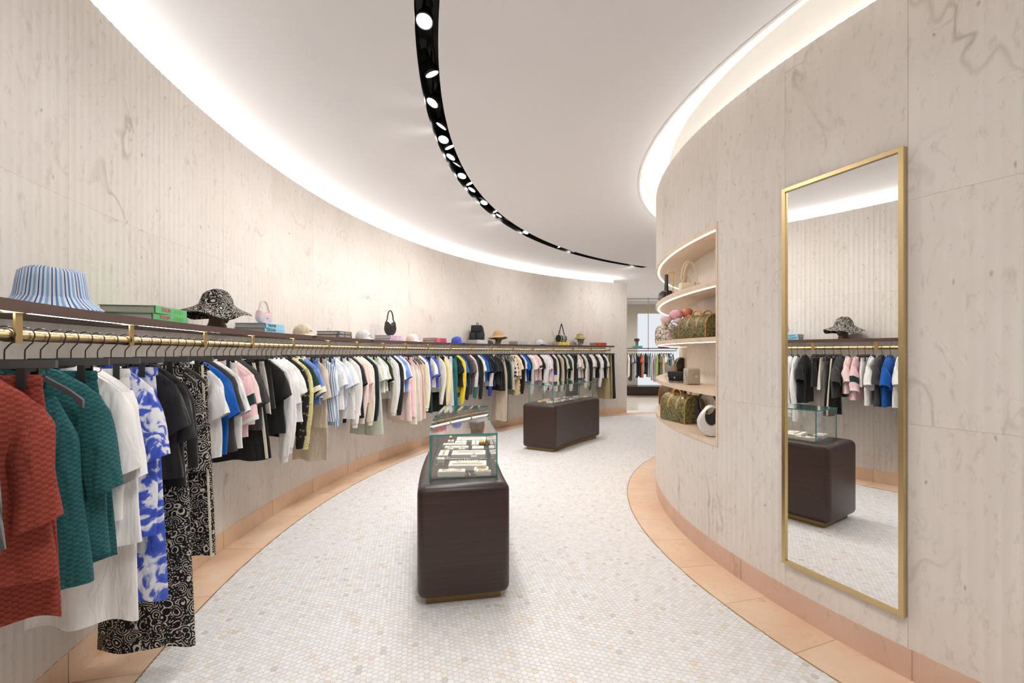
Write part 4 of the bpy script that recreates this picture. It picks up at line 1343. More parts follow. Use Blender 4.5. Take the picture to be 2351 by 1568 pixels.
# ================================================================== THINGS ON THE LONG SHELF
def on_shelf(px, r=8.385, z=ZSH, dz=0.0):
    a = ray(px, CL, r)
    return pol(CL, r, a, z + dz), R(a - 180)
M['page'] = plain('book_pages', srgb(206, 200, 192), .9, noise=.15, bscale=140)
def book(px, dz, cover, title, label, group, two=None, L=.33, W=.25, T=.037, r=8.378, rz0=0.0, tcol=None, tcol2=None, loc=None, rz=None):
    if loc is None:
        loc, rz = on_shelf(px, r, ZSH, dz)
    t = thing('book', label, 'book', loc, rz + rz0, group)
    MB().box((-.004, 0, T / 2), (W - .014, L - .012, T - .006)).build('pages', M['page'], t)
    cb = MB().box((0, 0, .0015), (W, L, .003)).box((0, 0, T - .0015), (W, L, .003)).box((W / 2 - .002, 0, T / 2), (.004, L, T - .006))
    cv = cb.build('cover', cover, t)
    if title:
        n = len(title[0]) + (len(title[1]) if len(title) > 1 else 0)
        if len(title) > 1:
            put_text(title[0], T * .78, tcol, cv, (W / 2 + .0008, -L * .20, T / 2), 'x', min(1.0, L * .40 / (len(title[0]) * T * .42)))
            put_text(title[1], T * .78, tcol2 or tcol, cv, (W / 2 + .0008, L * .21, T / 2), 'x', min(1.0, L * .40 / (len(title[1]) * T * .42)))
        else:
            put_text(title[0], T * .7, tcol, cv, (W / 2 + .0008, 0, T / 2), 'x', min(1.0, L * .8 / (n * T * .42)))
    return t
def col(name, *c, rough=.55):
    k = 'paint_' + name
    if k not in M:
        M[k] = plain(k, srgb(*c), rough)
    return M[k]
STACKS = [(335, col('green', 104, 190, 122), ('TULUM', 'GYPSET'), 'green', (226, 60, 120), (120, 206, 96), 'striped bucket hat and paisley hat'),
          (598, col('aqua', 142, 202, 226), ('TURQUOISE', 'COAST'), 'light blue', (36, 44, 50), (200, 226, 236), 'paisley hat and beige cap'),
          (768, col('slate', 84, 82, 90), ('MOON', 'PARADISE'), 'dark grey', (220, 218, 216), (226, 196, 120), 'beige cap and white cap'),
          (893, col('lilac', 196, 186, 218), ('PROVENCE', 'GLORY'), 'lilac', (234, 120, 84), (240, 172, 84), 'white cap and pink cap'),
          (998, col('magenta', 174, 66, 112), ('AMALFI', 'COAST'), 'magenta', (248, 204, 60), (226, 70, 76), 'pink cap and blue cap'),
          (1096, col('silver', 206, 206, 212), ('ASPEN', 'STYLE'), 'pale silver', (226, 226, 230), (216, 216, 220), 'blue cap and tan hat'),
          (1190, col('ash', 184, 186, 190), ('MYKONOS', 'MUSE'), 'ash grey', (226, 206, 150), (206, 218, 226), 'tan hat and navy-brimmed cap'),
          (1287, col('yellow', 246, 216, 66), ('MIAMI', 'BEACH'), 'yellow', (66, 160, 206), (226, 84, 58), 'navy-brimmed cap and striped knit hat'),
          (1373, col('red', 196, 58, 50), ('CAPRI', 'DOLCE'), 'red', (240, 150, 60), (84, 84, 150), 'striped knit hat and shelf end')]
for i, (px, m, tl, cn, c1, c2, btw) in enumerate(STACKS):
    t1, t2 = col(f'ink{i}a', *c1), col(f'ink{i}b', *c2)
    plainb = cn in ('pale silver', 'ash grey')
    for k in range(2):
        book(px, k * .0375, m, None if plainb else tl, f'{["lower", "upper"][k]} {cn} book of the stack between {btw}', 'books on the long shelf', rz0=R((-2, 2.5)[k] * .6), tcol=t1, tcol2=t2)

# hats
def stripe_hat(nt):
    tc = nt.nodes.new('ShaderNodeTexCoord')
    gr = nd(nt, 'ShaderNodeTexGradient', {'gradient_type': 'RADIAL'}, Vector=tc.outputs['Object'])
    f = mth(nt, 'FRACT', mth(nt, 'MULTIPLY', gr.outputs[1], 17.0))
    return ramp(nt, f, [(0.0, srgb(212, 224, 238)), (.18, srgb(60, 66, 116)), (.28, srgb(218, 228, 238)), (.46, srgb(98, 134, 190)), (.62, srgb(214, 226, 238)), (.80, srgb(140, 174, 214))], 'CONSTANT')
pattern('HS', stripe_hat)
def knit_hat(nt):
    tc = nt.nodes.new('ShaderNodeTexCoord')
    sx = nd(nt, 'ShaderNodeSeparateXYZ', Vector=tc.outputs['Object'])
    f = mth(nt, 'FRACT', mth(nt, 'MULTIPLY', sx.outputs[2], 11.0))
    return ramp(nt, f, [(0.0, srgb(112, 124, 98)), (.3, srgb(226, 176, 72)), (.55, srgb(112, 124, 98)), (.75, srgb(228, 220, 196))], 'CONSTANT')
pattern('HK', knit_hat)
def hat_rings(cr, ch, br_, drop, wav, seed, n=40, tilt=0.0, dome=False):
    rg = random.Random(seed)
    ph = rg.uniform(0, 6.28)
    prof = [(0, ch), (cr * .45, ch * 1.0), (cr * .80, ch * .975), (cr * .93, ch * .91), (cr * .98, ch * .7), (cr * 1.04, ch * .40), (cr * 1.08, ch * .30)]
    if dome:
        prof = [(0, ch), (cr * .35, ch * .975), (cr * .62, ch * .90), (cr * .82, ch * .77), (cr * .95, ch * .58), (cr * 1.02, ch * .42), (cr * 1.08, ch * .30)]
    crown = [[(r * math.cos(t), r * .93 * math.sin(t), z + (.004 * math.sin(3 * t + ph) if z > ch * .8 else 0)) for t in [2 * PI * k / n for k in range(n)]] for r, z in prof]
    zr = ch * .30
    brim = [[((cr * 1.08 + (br_ - cr * 1.08) * s) * math.cos(t), (cr * 1.08 + (br_ - cr * 1.08) * s) * .95 * math.sin(t), zr - drop * s ** .8 + wav * s * math.sin(2 * t + ph) + wav * .5 * s * math.sin(5 * t) - tilt * s * math.sin(t)) for t in [2 * PI * k / n for k in range(n)]] for s in (0, .25, .5, .75, 1.0)]
    brim += [[(x * .995, y * .995, z - .004) for x, y, z in r] for r in brim[::-1]]
    return crown, brim
def make_hat(name, label, loc, rz, m, cr=.095, ch=.16, br_=.16, drop=.045, wav=.006, seed=1, head=None, lift=0.0, tilt=0.0, badge=None, band=None, dome=False):
    t = thing(name, label, 'hat', (loc[0], loc[1], loc[2] + lift), rz, 'hats and caps on the long shelf')
    c, b = hat_rings(cr, ch, br_, drop, wav, seed, tilt=tilt, dome=dome)
    MB().rings(c).build('crown', m, t, 60)
    MB().rings(b).build('brim', m, t, 60)
    if band:
        MB().lathe([(cr * 1.075, ch * .30), (cr * 1.09, ch * .31), (cr * 1.07, ch * .36), (cr * 1.05, ch * .36)], 36).build('hat_band', band, t, 60)
    if badge:
        MB().lathe([(0, 0), (.014, 0), (.014, .004), (0, .005)], 16).build('badge', badge, t, 40, (cr * 1.02, .02, ch * .62)).rotation_euler = (0, R(84), 0)
    return t
M['head'] = plain('taupe_mannequin', srgb(112, 98, 84), .55)
M['head2'] = plain('stone_mannequin', srgb(148, 132, 114), .6)
def make_head(label, loc, rz, m, s=1.0):
    t = thing('mannequin_head', label, 'mannequin head', loc, rz, 'mannequin heads on the long shelf')
    MB().lathe([(0, .0), (.062 * s, .0), (.060 * s, .02), (.05 * s, .045), (.046 * s, .075 * s), (.05 * s, .09 * s)], 24).build('neck', m, t, 60)
    n = 24
    rows = []
    for i in range(15):
        v = i / 14
        z = .062 * s + .195 * s * v
        r = math.sin(PI * min(1, .10 + .90 * v)) ** .55 * .078 * s if v < 1 else 0.001
        fwd = .022 * s * (1 - v) ** 1.5
        rows.append([(r * 1.0 * math.cos(a) + fwd * (1 if math.cos(a) > 0 else .3), r * .80 * math.sin(a), z - .02 * s * max(0, math.cos(a)) * (1 - v)) for a in [2 * PI * k / n for k in range(n)]])
    h = MB().rings(rows, cap=True).build('head', m, t, 70)
    MB().rings([[(.088 * s + .008 * s * math.cos(a) * f, .010 * s * math.sin(a) * f, z) for a in [2 * PI * k / 8 for k in range(8)]] for z, f in ((.165 * s, .3), (.145 * s, .8), (.128 * s, 1.1), (.122 * s, .5))], cap=True).build('nose', m, h, 60)
    return t
def make_cap(label, px, m, brimm, logo=None, seed=0, s=1.0, r=8.37, brz=R(72)):
    loc, rz = on_shelf(px, r)
    t = thing('baseball_cap', label, 'cap', loc, R(-16), 'hats and caps on the long shelf')
    n = 32
    rows = []
    for i in range(11):
        v = i / 10
        z = (.022 + .098 * math.sin(v * PI / 2)) * s
        rr = math.cos(v * PI / 2) ** .62 * s
        rows.append([(.098 * rr * math.cos(a), .083 * rr * math.sin(a), z + .004 * math.cos(a)) for a in [2 * PI * k / n for k in range(n)]])
    rows = [[(x, y, .004 if x < .05 else .018) for x, y, z in rows[0]]] + rows
    cr = MB().rings(rows, cap=True).build('crown', m, t, 60)
    MB().lathe([(0, .006), (.006, .004), (.007, 0)], 12, (0, 0, .119 * s)).build('button', m, t, 50)
    br_ = []
    for k in range(9):
        s_ = k / 8
        ring = []
        for j in range(17):
            u = -1 + 2 * j / 16
            a = u * 1.25
            x0, y0 = .094 * math.cos(a) * s, .083 * math.sin(a) * s
            ex = .078 * s * (math.cos(u * PI / 2) ** .6 if abs(u) < 1 else 0)
            ring.append((x0 + ex * s_, y0 * (1 - .12 * s_), (.022 - .016 * s_ - .020 * u * u * s_) * s))
        br_.append(ring)
    mb = MB().rings(br_, closed=False)
    mb.rings([[(x, y, z - .004) for x, y, z in r_] for r_ in br_], closed=False)
    mb.rings([br_[-1], [(x, y, z - .004) for x, y, z in br_[-1]]], closed=False)
    mb.build('visor', brimm, t, 60)
    if logo:
        put_text('Kith', .020, logo, cr, (.0985 * s, 0, .050 * s), 'x').rotation_euler.rotate_axis('X', R(-12))
    return t
loc, rz = on_shelf(120, 8.40)
make_hat('bucket_hat', 'blue and white striped bucket hat at near end of the shelf', loc, rz + R(30), FAB['HS'], .106, .172, .158, .046, .006, 3)
loc, rz = on_shelf(498, 8.372)
make_head('dark taupe mannequin head under the paisley hat', loc, rz + R(40), M['head'])
make_hat('sun_hat', 'wide-brimmed black and cream paisley hat on a taupe mannequin head', loc, rz + R(40), FAB['PA'], .10, .155, .215, .075, .022, 8, lift=.125, dome=True)
for px, m, bm_, lg, lb in ((695, 'be', 'be', 'na', 'beige baseball cap between the blue books and dark grey books'), (833, 'gy', 'gy', 'ch', 'white baseball cap between the dark grey books and lilac books'),
                           (946, 'lp', 'lp', None, 'pale pink baseball cap between the lilac and magenta books'), (1048, 'rb', 'rb', 'w', 'royal blue baseball cap between magenta books and black backpack'),
                           (1238, 'gy', 'rb', None, 'white cap with a navy visor beside the yellow books')):
    make_cap(lb, px, FAB[m], FAB[bm_], FAB[lg] if lg else None)
tanf = cloth('fabric_tan_felt', srgb(204, 168, 124))
loc, rz = on_shelf(1143, 8.385)
make_head('taupe mannequin head under the tan sun hat', loc, rz + R(60), M['head'])
make_hat('sun_hat', 'tan wide-brimmed hat on a taupe mannequin head', loc, rz + R(60), tanf, .10, .15, .20, .055, .008, 12, lift=.135, tilt=.02, badge=M['silver'], dome=True)
loc, rz = on_shelf(1332, 8.40)
make_head('stone-coloured mannequin head under the striped knit hat', loc, rz + R(60), M['head2'])
make_hat('knit_bucket_hat', 'green and yellow striped knit bucket hat on a stone mannequin head', loc, rz + R(60), FAB['HK'], .10, .15, .15, .03, .004, 13, lift=.15, dome=True)
loc, rz = on_shelf(1128, 8.33)
sg = thing('sunglasses', 'dark sunglasses lying before the tan hat', 'sunglasses', loc, rz)
for y in (-.034, .034):
    MB().lathe([(0, 0), (.026, 0), (.028, .004), (0, .005)], 18, sy=.8).build('sunglass_lens', M['black'], sg, 40, (0, y, .012)).rotation_euler = (0, R(70), 0)
for y in (-.066, .066):
    MB().box((-.06, y, .016), (.13, .004, .006)).build('temple_arm', M['black'], sg)
MB().box((0, 0, .022), (.006, .02, .005)).build('bridge', M['black'], sg)

# ------------------------------------------------------------------ bags
def pillow(outline, th, m, name, parent, plane='yz', n_s=(( -1, .86), (-.75, .96), (-.35, 1.0), (.35, 1.0), (.75, .96), (1, .86)), c=None):
    cx = sum(p[0] for p in outline) / len(outline) if c is None else c[0]
    cz = sum(p[1] for p in outline) / len(outline) if c is None else c[1]
    rows = []
    for d, s in n_s:
        rows.append([(d * th, cx + (p[0] - cx) * s, cz + (p[1] - cz) * s) if plane == 'yz' else (cx + (p[0] - cx) * s, d * th, cz + (p[1] - cz) * s) for p in outline])
    return MB().rings(rows, cap=True).build(name, m, parent, 50)
def handle(pts, r, m, name, parent, n=8):
    return MB().tube(pts, r, n).build(name, m, parent, 60)
def arcpts(cy, cz, ry, rz_, a0, a1, n=16, x=0.0):
    return [(x, cy + ry * math.cos(R(a0 + (a1 - a0) * i / n)), cz + rz_ * math.sin(R(a0 + (a1 - a0) * i / n))) for i in range(n + 1)]
def leather(name, c, rough=.38):
    return plain(name, srgb(*c), rough, noise=.12, bscale=120)
M['lpink'] = leather('pink_leather', (236, 206, 208))
M['lblack'] = leather('black_leather', (44, 42, 42), .4)
M['lcream'] = leather('cream_leather', (238, 228, 206))
M['lwhite'] = leather('white_leather', (232, 232, 234), .3)
M['nylon'] = leather('black_nylon', (34, 34, 36), .7)
M['lbrown'] = leather('honey_leather', (206, 148, 78), .45)
M['lsilver'] = leather('silver_leather', (186, 178, 164), .3)
def crescent(w, h, dip):
    out = []
    for i in range(25):                     # outer bottom
        a = R(180 + 180 * i / 24)
        out.append((w / 2 * math.cos(a), h * .55 + h * .55 * math.sin(a)))
    out.append((w * .40, h))
    for i in range(1, 12):
        u = 1 - 2 * i / 12
        out.append((w * .36 * u, h - dip * (1 - u * u)))
    out.append((-w * .40, h))
    return out
def hobo(name, label, loc, rz, m, w, h, th, hh, hr, metal):
    t = thing(name, label, 'handbag', loc, rz, 'handbags on show')
    b = pillow(crescent(w, h, h * .26), th, m, 'bag_body', t, c=(0, h * .45))
    pts = [(0, -w * .40, h * .92), (0, -w * .37, h * 1.1)] + [(0, w * .30 * math.cos(R(180 - 180 * i / 12)), h * 1.15 + (hh - h * 1.15) * math.sin(R(180 * i / 12))) for i in range(13)] + [(0, w * .37, h * 1.1), (0, w * .40, h * .92)]
    handle(pts, hr, m, 'handle', t)
    MB().box((th * .80, w * .03, h * .52), (.006, w * .10, h * .30)).build('closure_tab', m, b)
    MB().lathe([(0, 0), (.007, 0), (.007, .004), (0, .005)], 12).build('stud', metal, b, 40, (th * .86, w * .06, h * .44)).rotation_euler = (0, R(90), 0)
    return t
loc, rz = on_shelf(606, 8.38, ZSH, .0755)
hobo('crescent_bag', 'pale pink crescent handbag standing on the light blue books', loc, rz + R(-12), M['lpink'], .165, .115, .028, .20, .007, M['gold'])
loc, rz = on_shelf(896, 8.38, ZSH, .0755)
hobo('crescent_bag', 'black crescent handbag with tall handle standing on the lilac books', loc, rz + R(-12), M['lblack'], .19, .20, .04, .36, .009, M['gold'])
loc, rz = on_shelf(1096, 8.42, ZSH, .0755)
t = thing('backpack', 'black nylon backpack with front pockets standing on silver books', 'backpack', loc, math.atan2(-loc.y, -loc.x) + R(-14), 'handbags on show')
rb_ = lambda w, h, k=.8: [(-w / 2, .01), (-w / 2 * .9, 0), (w / 2 * .9, 0), (w / 2, .01), (w / 2 * 1.02, h * .4), (w / 2 * k, h * .9), (w / 2 * k * .8, h), (-w / 2 * k * .8, h), (-w / 2 * k, h * .9), (-w / 2 * 1.02, h * .4)]
pillow(rb_(.27, .28), .075, M['nylon'], 'bag_body', t)
for y in (-.072, .072):
    p_ = pillow([(y + a, b) for a, b in rb_(.125, .14, .9)], .03, M['nylon'], 'pocket', t)
    p_.location = (.085, 0, .005)
p_ = pillow([(-.11, .20), (-.06, .15), (.06, .15), (.11, .20), (.10, .285), (-.10, .285)], .012, M['nylon'], 'flap', t)
p_.location = (.082, 0, 0)
handle(arcpts(0, .275, .022, .06, 180, 0), .006, M['nylon'], 'handle', t)
for y in (-.08, .08):
    handle([(-.07, y, .25), (-.11, y, .2), (-.115, y, .1), (-.07, y * 1.2, .03)], .011, M['nylon'], 'shoulder_strap', t)
loc, rz = on_shelf(1289, 8.42, ZSH, .0755)
t = thing('barrel_bag', 'black barrel bag with white rings and webbing strap on yellow books', 'handbag', loc, rz + R(8), 'handbags on show')
MB().rings([[(.085 * f * math.cos(a), y, .087 + .085 * f * math.sin(a)) for a in [2 * PI * k / 28 for k in range(28)]] for y, f in ((-.125, .9), (-.115, 1), (.115, 1), (.125, .9))], cap=True).build('bag_body', M['nylon'], t, 40)
for y in (-.10, -.03, .0, .04, .10):
    MB().tube([(.087 * math.cos(a), y, .087 + .087 * math.sin(a)) for a in [2 * PI * k / 28 for k in range(28)]], .0045, 6, closed=True).build('ring_band', FAB['w'], t, 60)
MB().rings([[(x, -.11 + .11 * s + dy, .17 + .27 * s) for x, dy in ((-.012, 0), (.012, 0), (.012, .006), (-.012, .006))] for s in (0, .5, 1)] + [[(x, .0 + .11 * s + dy, .44 - .27 * s) for x, dy in ((-.012, 0), (.012, 0), (.012, .006), (-.012, .006))] for s in (0.02, .5, 1)], cap=True).build('strap', M['nylon'], t)

# ================================================================== THINGS IN THE NICHE
def in_niche(px, r, shelf, far=False):
    a = ray(px, CR, r, far)
    return pol(CR, r, a, ZS[shelf][1] + .0005), a
def to_cam(loc, off=0.0):
    """rotation that turns local +x to face the viewing point, plus an offset"""
    return math.atan2(-loc.y, -loc.x) + R(off)
# duffels
def graffiti(c1, c2, sc):
    def fn(nt):
        co = objcoord(nt)
        w = nd(nt, 'ShaderNodeTexNoise', Vector=co, Scale=20.0, Detail=1.0)
        wv = nd(nt, 'ShaderNodeVectorMath', {'operation': 'MULTIPLY_ADD'}, i0=w.outputs[1], i1=(.05, .05, .05), i2=co).outputs[0]
        v = nd(nt, 'ShaderNodeTexVoronoi', {'feature': 'DISTANCE_TO_EDGE'}, Vector=wv, Scale=sc)
        return mix(nt, ramp(nt, v.outputs[0], [(.06, 0.0), (.10, 1.0)]), c1, c2)
    return fn
pattern('GG', graffiti(srgb(84, 70, 54), srgb(124, 122, 78), 26), .35)
pattern('GS', graffiti(srgb(112, 96, 84), srgb(212, 206, 198), 22), .35)
pattern('MG', lace(srgb(92, 70, 52), srgb(132, 108, 70), 48, .2), .4)
def duffel(label, loc, rz, body, L, W, H, letters=None, lcol=None, straps=True, tag_=False):
    t = thing('duffel_bag', label, 'duffel bag', loc, rz, 'handbags on show')
    prof = [(-W / 2 * .92, 0), (W / 2 * .92, 0), (W / 2, H * .06), (W / 2, H * .50)] + [(W / 2 * math.cos(R(a)) ** .9, H * .50 + H * .5 * math.sin(R(a)) ** .9) for a in (20, 40, 60, 75)] + [(0, H)] + \
           [(-W / 2 * math.cos(R(a)) ** .9, H * .50 + H * .5 * math.sin(R(a)) ** .9) for a in (75, 60, 40, 20)] + [(-W / 2, H * .50), (-W / 2, H * .06)]
    # length along x (local +x end faces the viewer), profile in (y, z)
    rows = [[(x, p[0] * s, H * .45 + (p[1] - H * .45) * s) for p in prof] for x, s in ((-L / 2, .93), (-L / 2 * .96, 1.0), (-L * .2, 1.015), (L * .2, 1.015), (L / 2 * .96, 1.0), (L / 2, .93))]
    mb = MB().rings(rows, cap=True)
    b = mb.build('bag_body', body, t, 40)
    for s in (-1, 1):
        MB().tube([(s * L / 2 * .965, p[0] * 1.0, H * .45 + (p[1] - H * .45) * 1.0) for p in prof], .0045, 6, closed=True).build('piping', M['lbrown'], t, 60)
        MB().prism([(-.018, H * .93), (.018, H * .93), (.0, H * .76)], 0, .004, axis='z').build('zip_tab', M['lbrown'], t, None, (s * L / 2 * 1.0, 0, 0)).matrix_basis = Matrix.Translation((s * (L / 2 - .010), 0, 0)) @ Matrix(((0, 0, s, 0), (1, 0, 0, 0), (0, 1, 0, 0), (0, 0, 0, 1)))
    for y in (-.035, .035):
        handle([(-L * .17, y * 1.4, H * .86), (-L * .15, y * 1.5, H * 1.0)] + [(L * .15 * math.cos(R(180 - 180 * i / 8)), y * 1.6, H * 1.02 + H * .17 * math.sin(R(180 * i / 8))) for i in range(9)] + [(L * .15, y * 1.5, H * 1.0), (L * .17, y * 1.4, H * .86)], .0075, M['lbrown'], 'handle', t)
    if straps:
        for x in (-L * .17, L * .17):
            MB().rings([[(x + dx, p[0] * k, H * .45 + (p[1] - H * .45) * k) for dx, k in ((-.009, 1.012), (.009, 1.012), (.009, 1.028), (-.009, 1.028))] for p in prof[2:-1]], cap=True).build('strap', M['lbrown'], t)
    if tag_:
        MB().box((L * .30, -W * .36, H * .80), (.035, .004, .07)).build('luggage_tag', M['lcream'], t)
    if letters:
        for i, s_ in enumerate(letters):
            put_text(s_, H * .26, lcol, t, (L / 2 + .0008, 0, H * (.70 - .20 * i)), 'x', name='lettering')
    return t
oliv = plain('olive_print', srgb(140, 136, 88), .4)
loc, a = in_niche(1612, 4.09, 2)
duffel('olive graffiti-print duffel bag beside the flowers on third shelf up', loc, to_cam(loc, 38), FAB['GG'], .38, .22, .215, ['LOUIS', 'VUITTON'], oliv)
loc, a = in_niche(1566, 4.14, 0)
duffel('olive graffiti-print duffel bag with luggage tag on lowest shelf', loc, to_cam(loc, 36), FAB['GG'], .40, .23, .27, ['Louis', 'Vuitton', 'Paris'], oliv, tag_=True)
loc, a = in_niche(1544, 4.12, 0, True)
duffel('brown monogram duffel bag behind the olive one on lowest shelf', loc, to_cam(loc, 30), FAB['MG'], .34, .20, .27, None, None, straps=False)
loc, a = pol(CR, 4.19, 155.5, ZS[2][1] + .0005), 155.5
duffel('silver graffiti-print bag half hidden behind the flower vase', loc, to_cam(loc, 50), FAB['GS'], .24, .17, .22, ['LOUIS', 'VUITTON'], FAB['w'], straps=False)
# ring bags
def ring_bag(label, loc, rz, m, w, h, th, hole):
    t = thing('ring_handbag', label, 'handbag', loc, rz, 'handbags on show')
    n = 40
    outer, inner = [], []
    for k in range(n):
        a = 2 * PI * k / n
        s = math.sin(a)
        outer.append((w / 2 * math.cos(a) * (1.0 - .28 * max(0, s)), h * .48 + h * .5 * s if s > -.96 else 0.0))
        inner.append((hole * .72 * math.cos(a), h * .64 + hole * s))
    rows = []
    for d, so, si in ((-1, .94, 1.12), (-.5, 1, 1.0), (.5, 1, 1.0), (1, .94, 1.12)):
        rows.append((d, [( d * th, p[0] * so, h * .48 + (p[1] - h * .48) * so) for p in outer], [(d * th, p[0] * si, h * .64 + (p[1] - h * .64) * si) for p in inner]))
    mb = MB().rings([r[1] for r in rows])
    mb.rings([r[2] for r in rows])
    mb.rings([rows[0][1], rows[0][2]])
    mb.rings([rows[-1][1], rows[-1][2]])
    mb.build('bag_body', m, t, 45)
    MB().tube([(0, p[0] * .98, h * .64 + (p[1] - h * .64) * .98) for p in inner], .0035, 6, closed=True).build('inner_trim', M['silver'], t, 60)
    return t
loc, a = in_niche(1634, 4.20, 0)
ring_bag('white moulded leather handbag with oval opening on lowest shelf', loc, to_cam(loc, 12), M['lwhite'], .22, .25, .05, .078)
loc, a = in_niche(1625, 4.07, 0)
ring_bag('tall black ring handbag behind the white one on lowest shelf', loc, to_cam(loc, -20), M['lblack'], .22, .36, .035, .10)
# small chain bags on the second shelf
def chain_bag(label, loc, rz, m, w, h, th, flap=True, chain=True):
    t = thing('chain_bag', label, 'handbag', loc, rz, 'handbags on show')
    b = pillow([(-w / 2, .004), (-w / 2 * .96, 0), (w / 2 * .96, 0), (w / 2, .004), (w / 2, h * .9), (w / 2 * .94, h), (-w / 2 * .94, h), (-w / 2, h * .9)], th, m, 'bag_body', t)
    if flap:
        f_ = pillow([(-w / 2 * .98, h * .98), (-w / 2 * .98, h * .5), (-w / 2 * .8, h * .36), (w / 2 * .8, h * .36), (w / 2 * .98, h * .5), (w / 2 * .98, h * .98)], .006, m, 'flap', t)
        f_.location = (th + .004, 0, 0)
        MB().lathe([(0, 0), (.009, 0), (.009, .004), (0, .005)], 14).build('clasp', M['silver'], f_, 40, (.006, 0, h * .44)).rotation_euler = (0, R(90), 0)
    mb = MB()
    pts = [(0, -w * .46, h * .9), (.03, -w * .62, h * .55), (.05, -w * .6, .06), (.055, -w * .45, .008), (.06, 0, .006), (.058, w * .3, .006), (.05, w * .62, .008)]
    dense = []
    for i in range(len(pts) - 1):
        for k in range(6):
            dense.append(Vector(pts[i]).lerp(Vector(pts[i + 1]), k / 6))
    for i, p in enumerate(dense):
        q = Vector((0, 0, .005)) if i % 2 else Vector((.004, 0, 0))
        mb.tube([p + Vector((.006 * math.cos(a) * (i % 2), .006 * math.sin(a), .005 * math.cos(a) * (1 - i % 2))) + Vector((0, 0, .004)) for a in [2 * PI * k / 8 for k in range(8)]], .0016, 5, closed=True)
    mb.build('chain', M['silver'], t, 60)
    return t
tweed = plain('black_tweed', srgb(46, 44, 46), .8, noise=.7, bscale=260, bump=.6)
snake = plain('grey_snakeskin', srgb(170, 160, 148), .45, noise=.5, bscale=70, bump=.5)
loc, a = in_niche(1588, 4.14, 1)
chain_bag('small silver embossed chain bag standing on second shelf', loc, to_cam(loc, 25), M['lsilver'], .13, .15, .05, False)
MB().lathe([(0, 0), (.02, 0), (.02, .004), (0, .006)], 18).build('clasp', M['silver'], bpy.data.objects[[o.name for o in bpy.data.objects if o.name.startswith('chain_bag')][-1]], 40, (.052, .02, .08)).rotation_euler = (0, R(90), 0)
loc, a = in_niche(1553, 4.20, 1)
chain_bag('small black tweed flap bag with silver chain on second shelf', loc, to_cam(loc, -25), tweed, .15, .11, .028)
loc, a = in_niche(1540, 4.20, 1, True)
hobo('shoulder_bag', 'grey snakeskin shoulder bag at the left end of second shelf', loc, to_cam(loc, -30), snake, .17, .14, .035, .21, .008, M['gold'])
loc, a = in_niche(1563, 4.10, 1, True)
t = thing('dome_backpack', 'small black dome backpack behind the tweed bag on second shelf', 'backpack', loc, to_cam(loc, 20), 'handbags on show')
pillow([(-.085, .0), (.085, .0), (.088, .12)] + [(.085 * math.cos(R(a_)), .13 + .10 * math.sin(R(a_))) for a_ in range(20, 161, 20)] + [(-.088, .12)], .05, M['lblack'], 'bag_body', t)
MB().tube([(.052, .08 * math.cos(R(a_)), .13 + .09 * math.sin(R(a_))) for a_ in range(0, 181, 15)], .003, 6).build('zip', M['silver'], t, 60)
# top shelf
loc, a = in_niche(1583, 4.13, 3)
t = thing('tote_bag', 'cream leather handbag with long looped handles on top shelf', 'handbag', loc, to_cam(loc, 20), 'handbags on show')
pillow([(-.10, .004), (-.095, 0), (.095, 0), (.10, .004), (.092, .095), (.085, .10), (-.085, .10), (-.092, .095)], .045, M['lcream'], 'bag_body', t)
MB().box((.0, .035, .055), (.094, .003, .092)).build('seam_strip', M['lblack'], t)
for x, dy in ((-.03, .012), (.03, -.012)):
    handle([(x, -.075 + dy, .07), (x, -.07 + dy, .11)] + [(x * .6, .065 * math.cos(R(180 - 180 * i / 12)) + dy * 1.5, .13 + .17 * math.sin(R(180 * i / 12)) ** .8) for i in range(13)] + [(x, .07 + dy, .11), (x, .075 + dy, .07)], .005, M['lcream'], 'handle', t)
loc, a = in_niche(1572, 4.05, 3)
t = thing('tote_bag', 'pale yellow handbag behind the cream one on top shelf', 'handbag', loc, to_cam(loc, 5), 'handbags on show')
lyel = leather('yellow_leather', (232, 206, 120))
pillow([(-.09, .004), (-.085, 0), (.085, 0), (.09, .004), (.08, .085), (-.08, .085)], .03, lyel, 'bag_body', t)
handle([(0, -.06, .08)] + [(0, .055 * math.cos(R(180 - 180 * i / 12)), .10 + .15 * math.sin(R(180 * i / 12)) ** .8) for i in range(13)] + [(0, .06, .08)], .005, lyel, 'handle', t)
loc, a = in_niche(1530, 4.22, 3)
t = thing('shoulder_bag', 'small black leather shoulder bag hanging from brass stand on top shelf', 'handbag', loc, to_cam(loc, 40), 'handbags on show')
pillow([(-.085, .01), (-.07, 0), (.07, 0), (.085, .01), (.07, .075), (.03, .105), (-.03, .105), (-.07, .075)], .05, M['lblack'], 'bag_body', t)
pillow([(-.06, .03), (.06, .03), (.05, .085), (-.05, .085)], .012, M['lblack'], 'pocket', t).location = (.055, 0, 0)
MB().rings([[(x * s_, y * s_, z) for x, y in ((-.02, -.012), (.02, -.012), (.02, .012), (-.02, .012))] for z, s_ in ((.095, 1), (.16, .9), (.275, .8))], cap=True).build('strap', M['lblack'], t)
loc2, a = in_niche(1545, 4.18, 3)
t = thing('bag_stand', 'slim brass bag stand behind the small black bag on top shelf', 'stand', loc2, to_cam(loc2, 0), None)
MB().tube([(0, 0, .004), (0, 0, .268), (0, .008, .275), (0, -.055, .275)], .005, 8).build('pole', M['gold'], t, 50)
MB().box((0, 0, .003), (.09, .06, .006)).build('base', M['gold'], t)
MB().tube([(0, .0, .255), (0, .018, .255)], .005, 8).build('knob', M['gold'], t, 50)

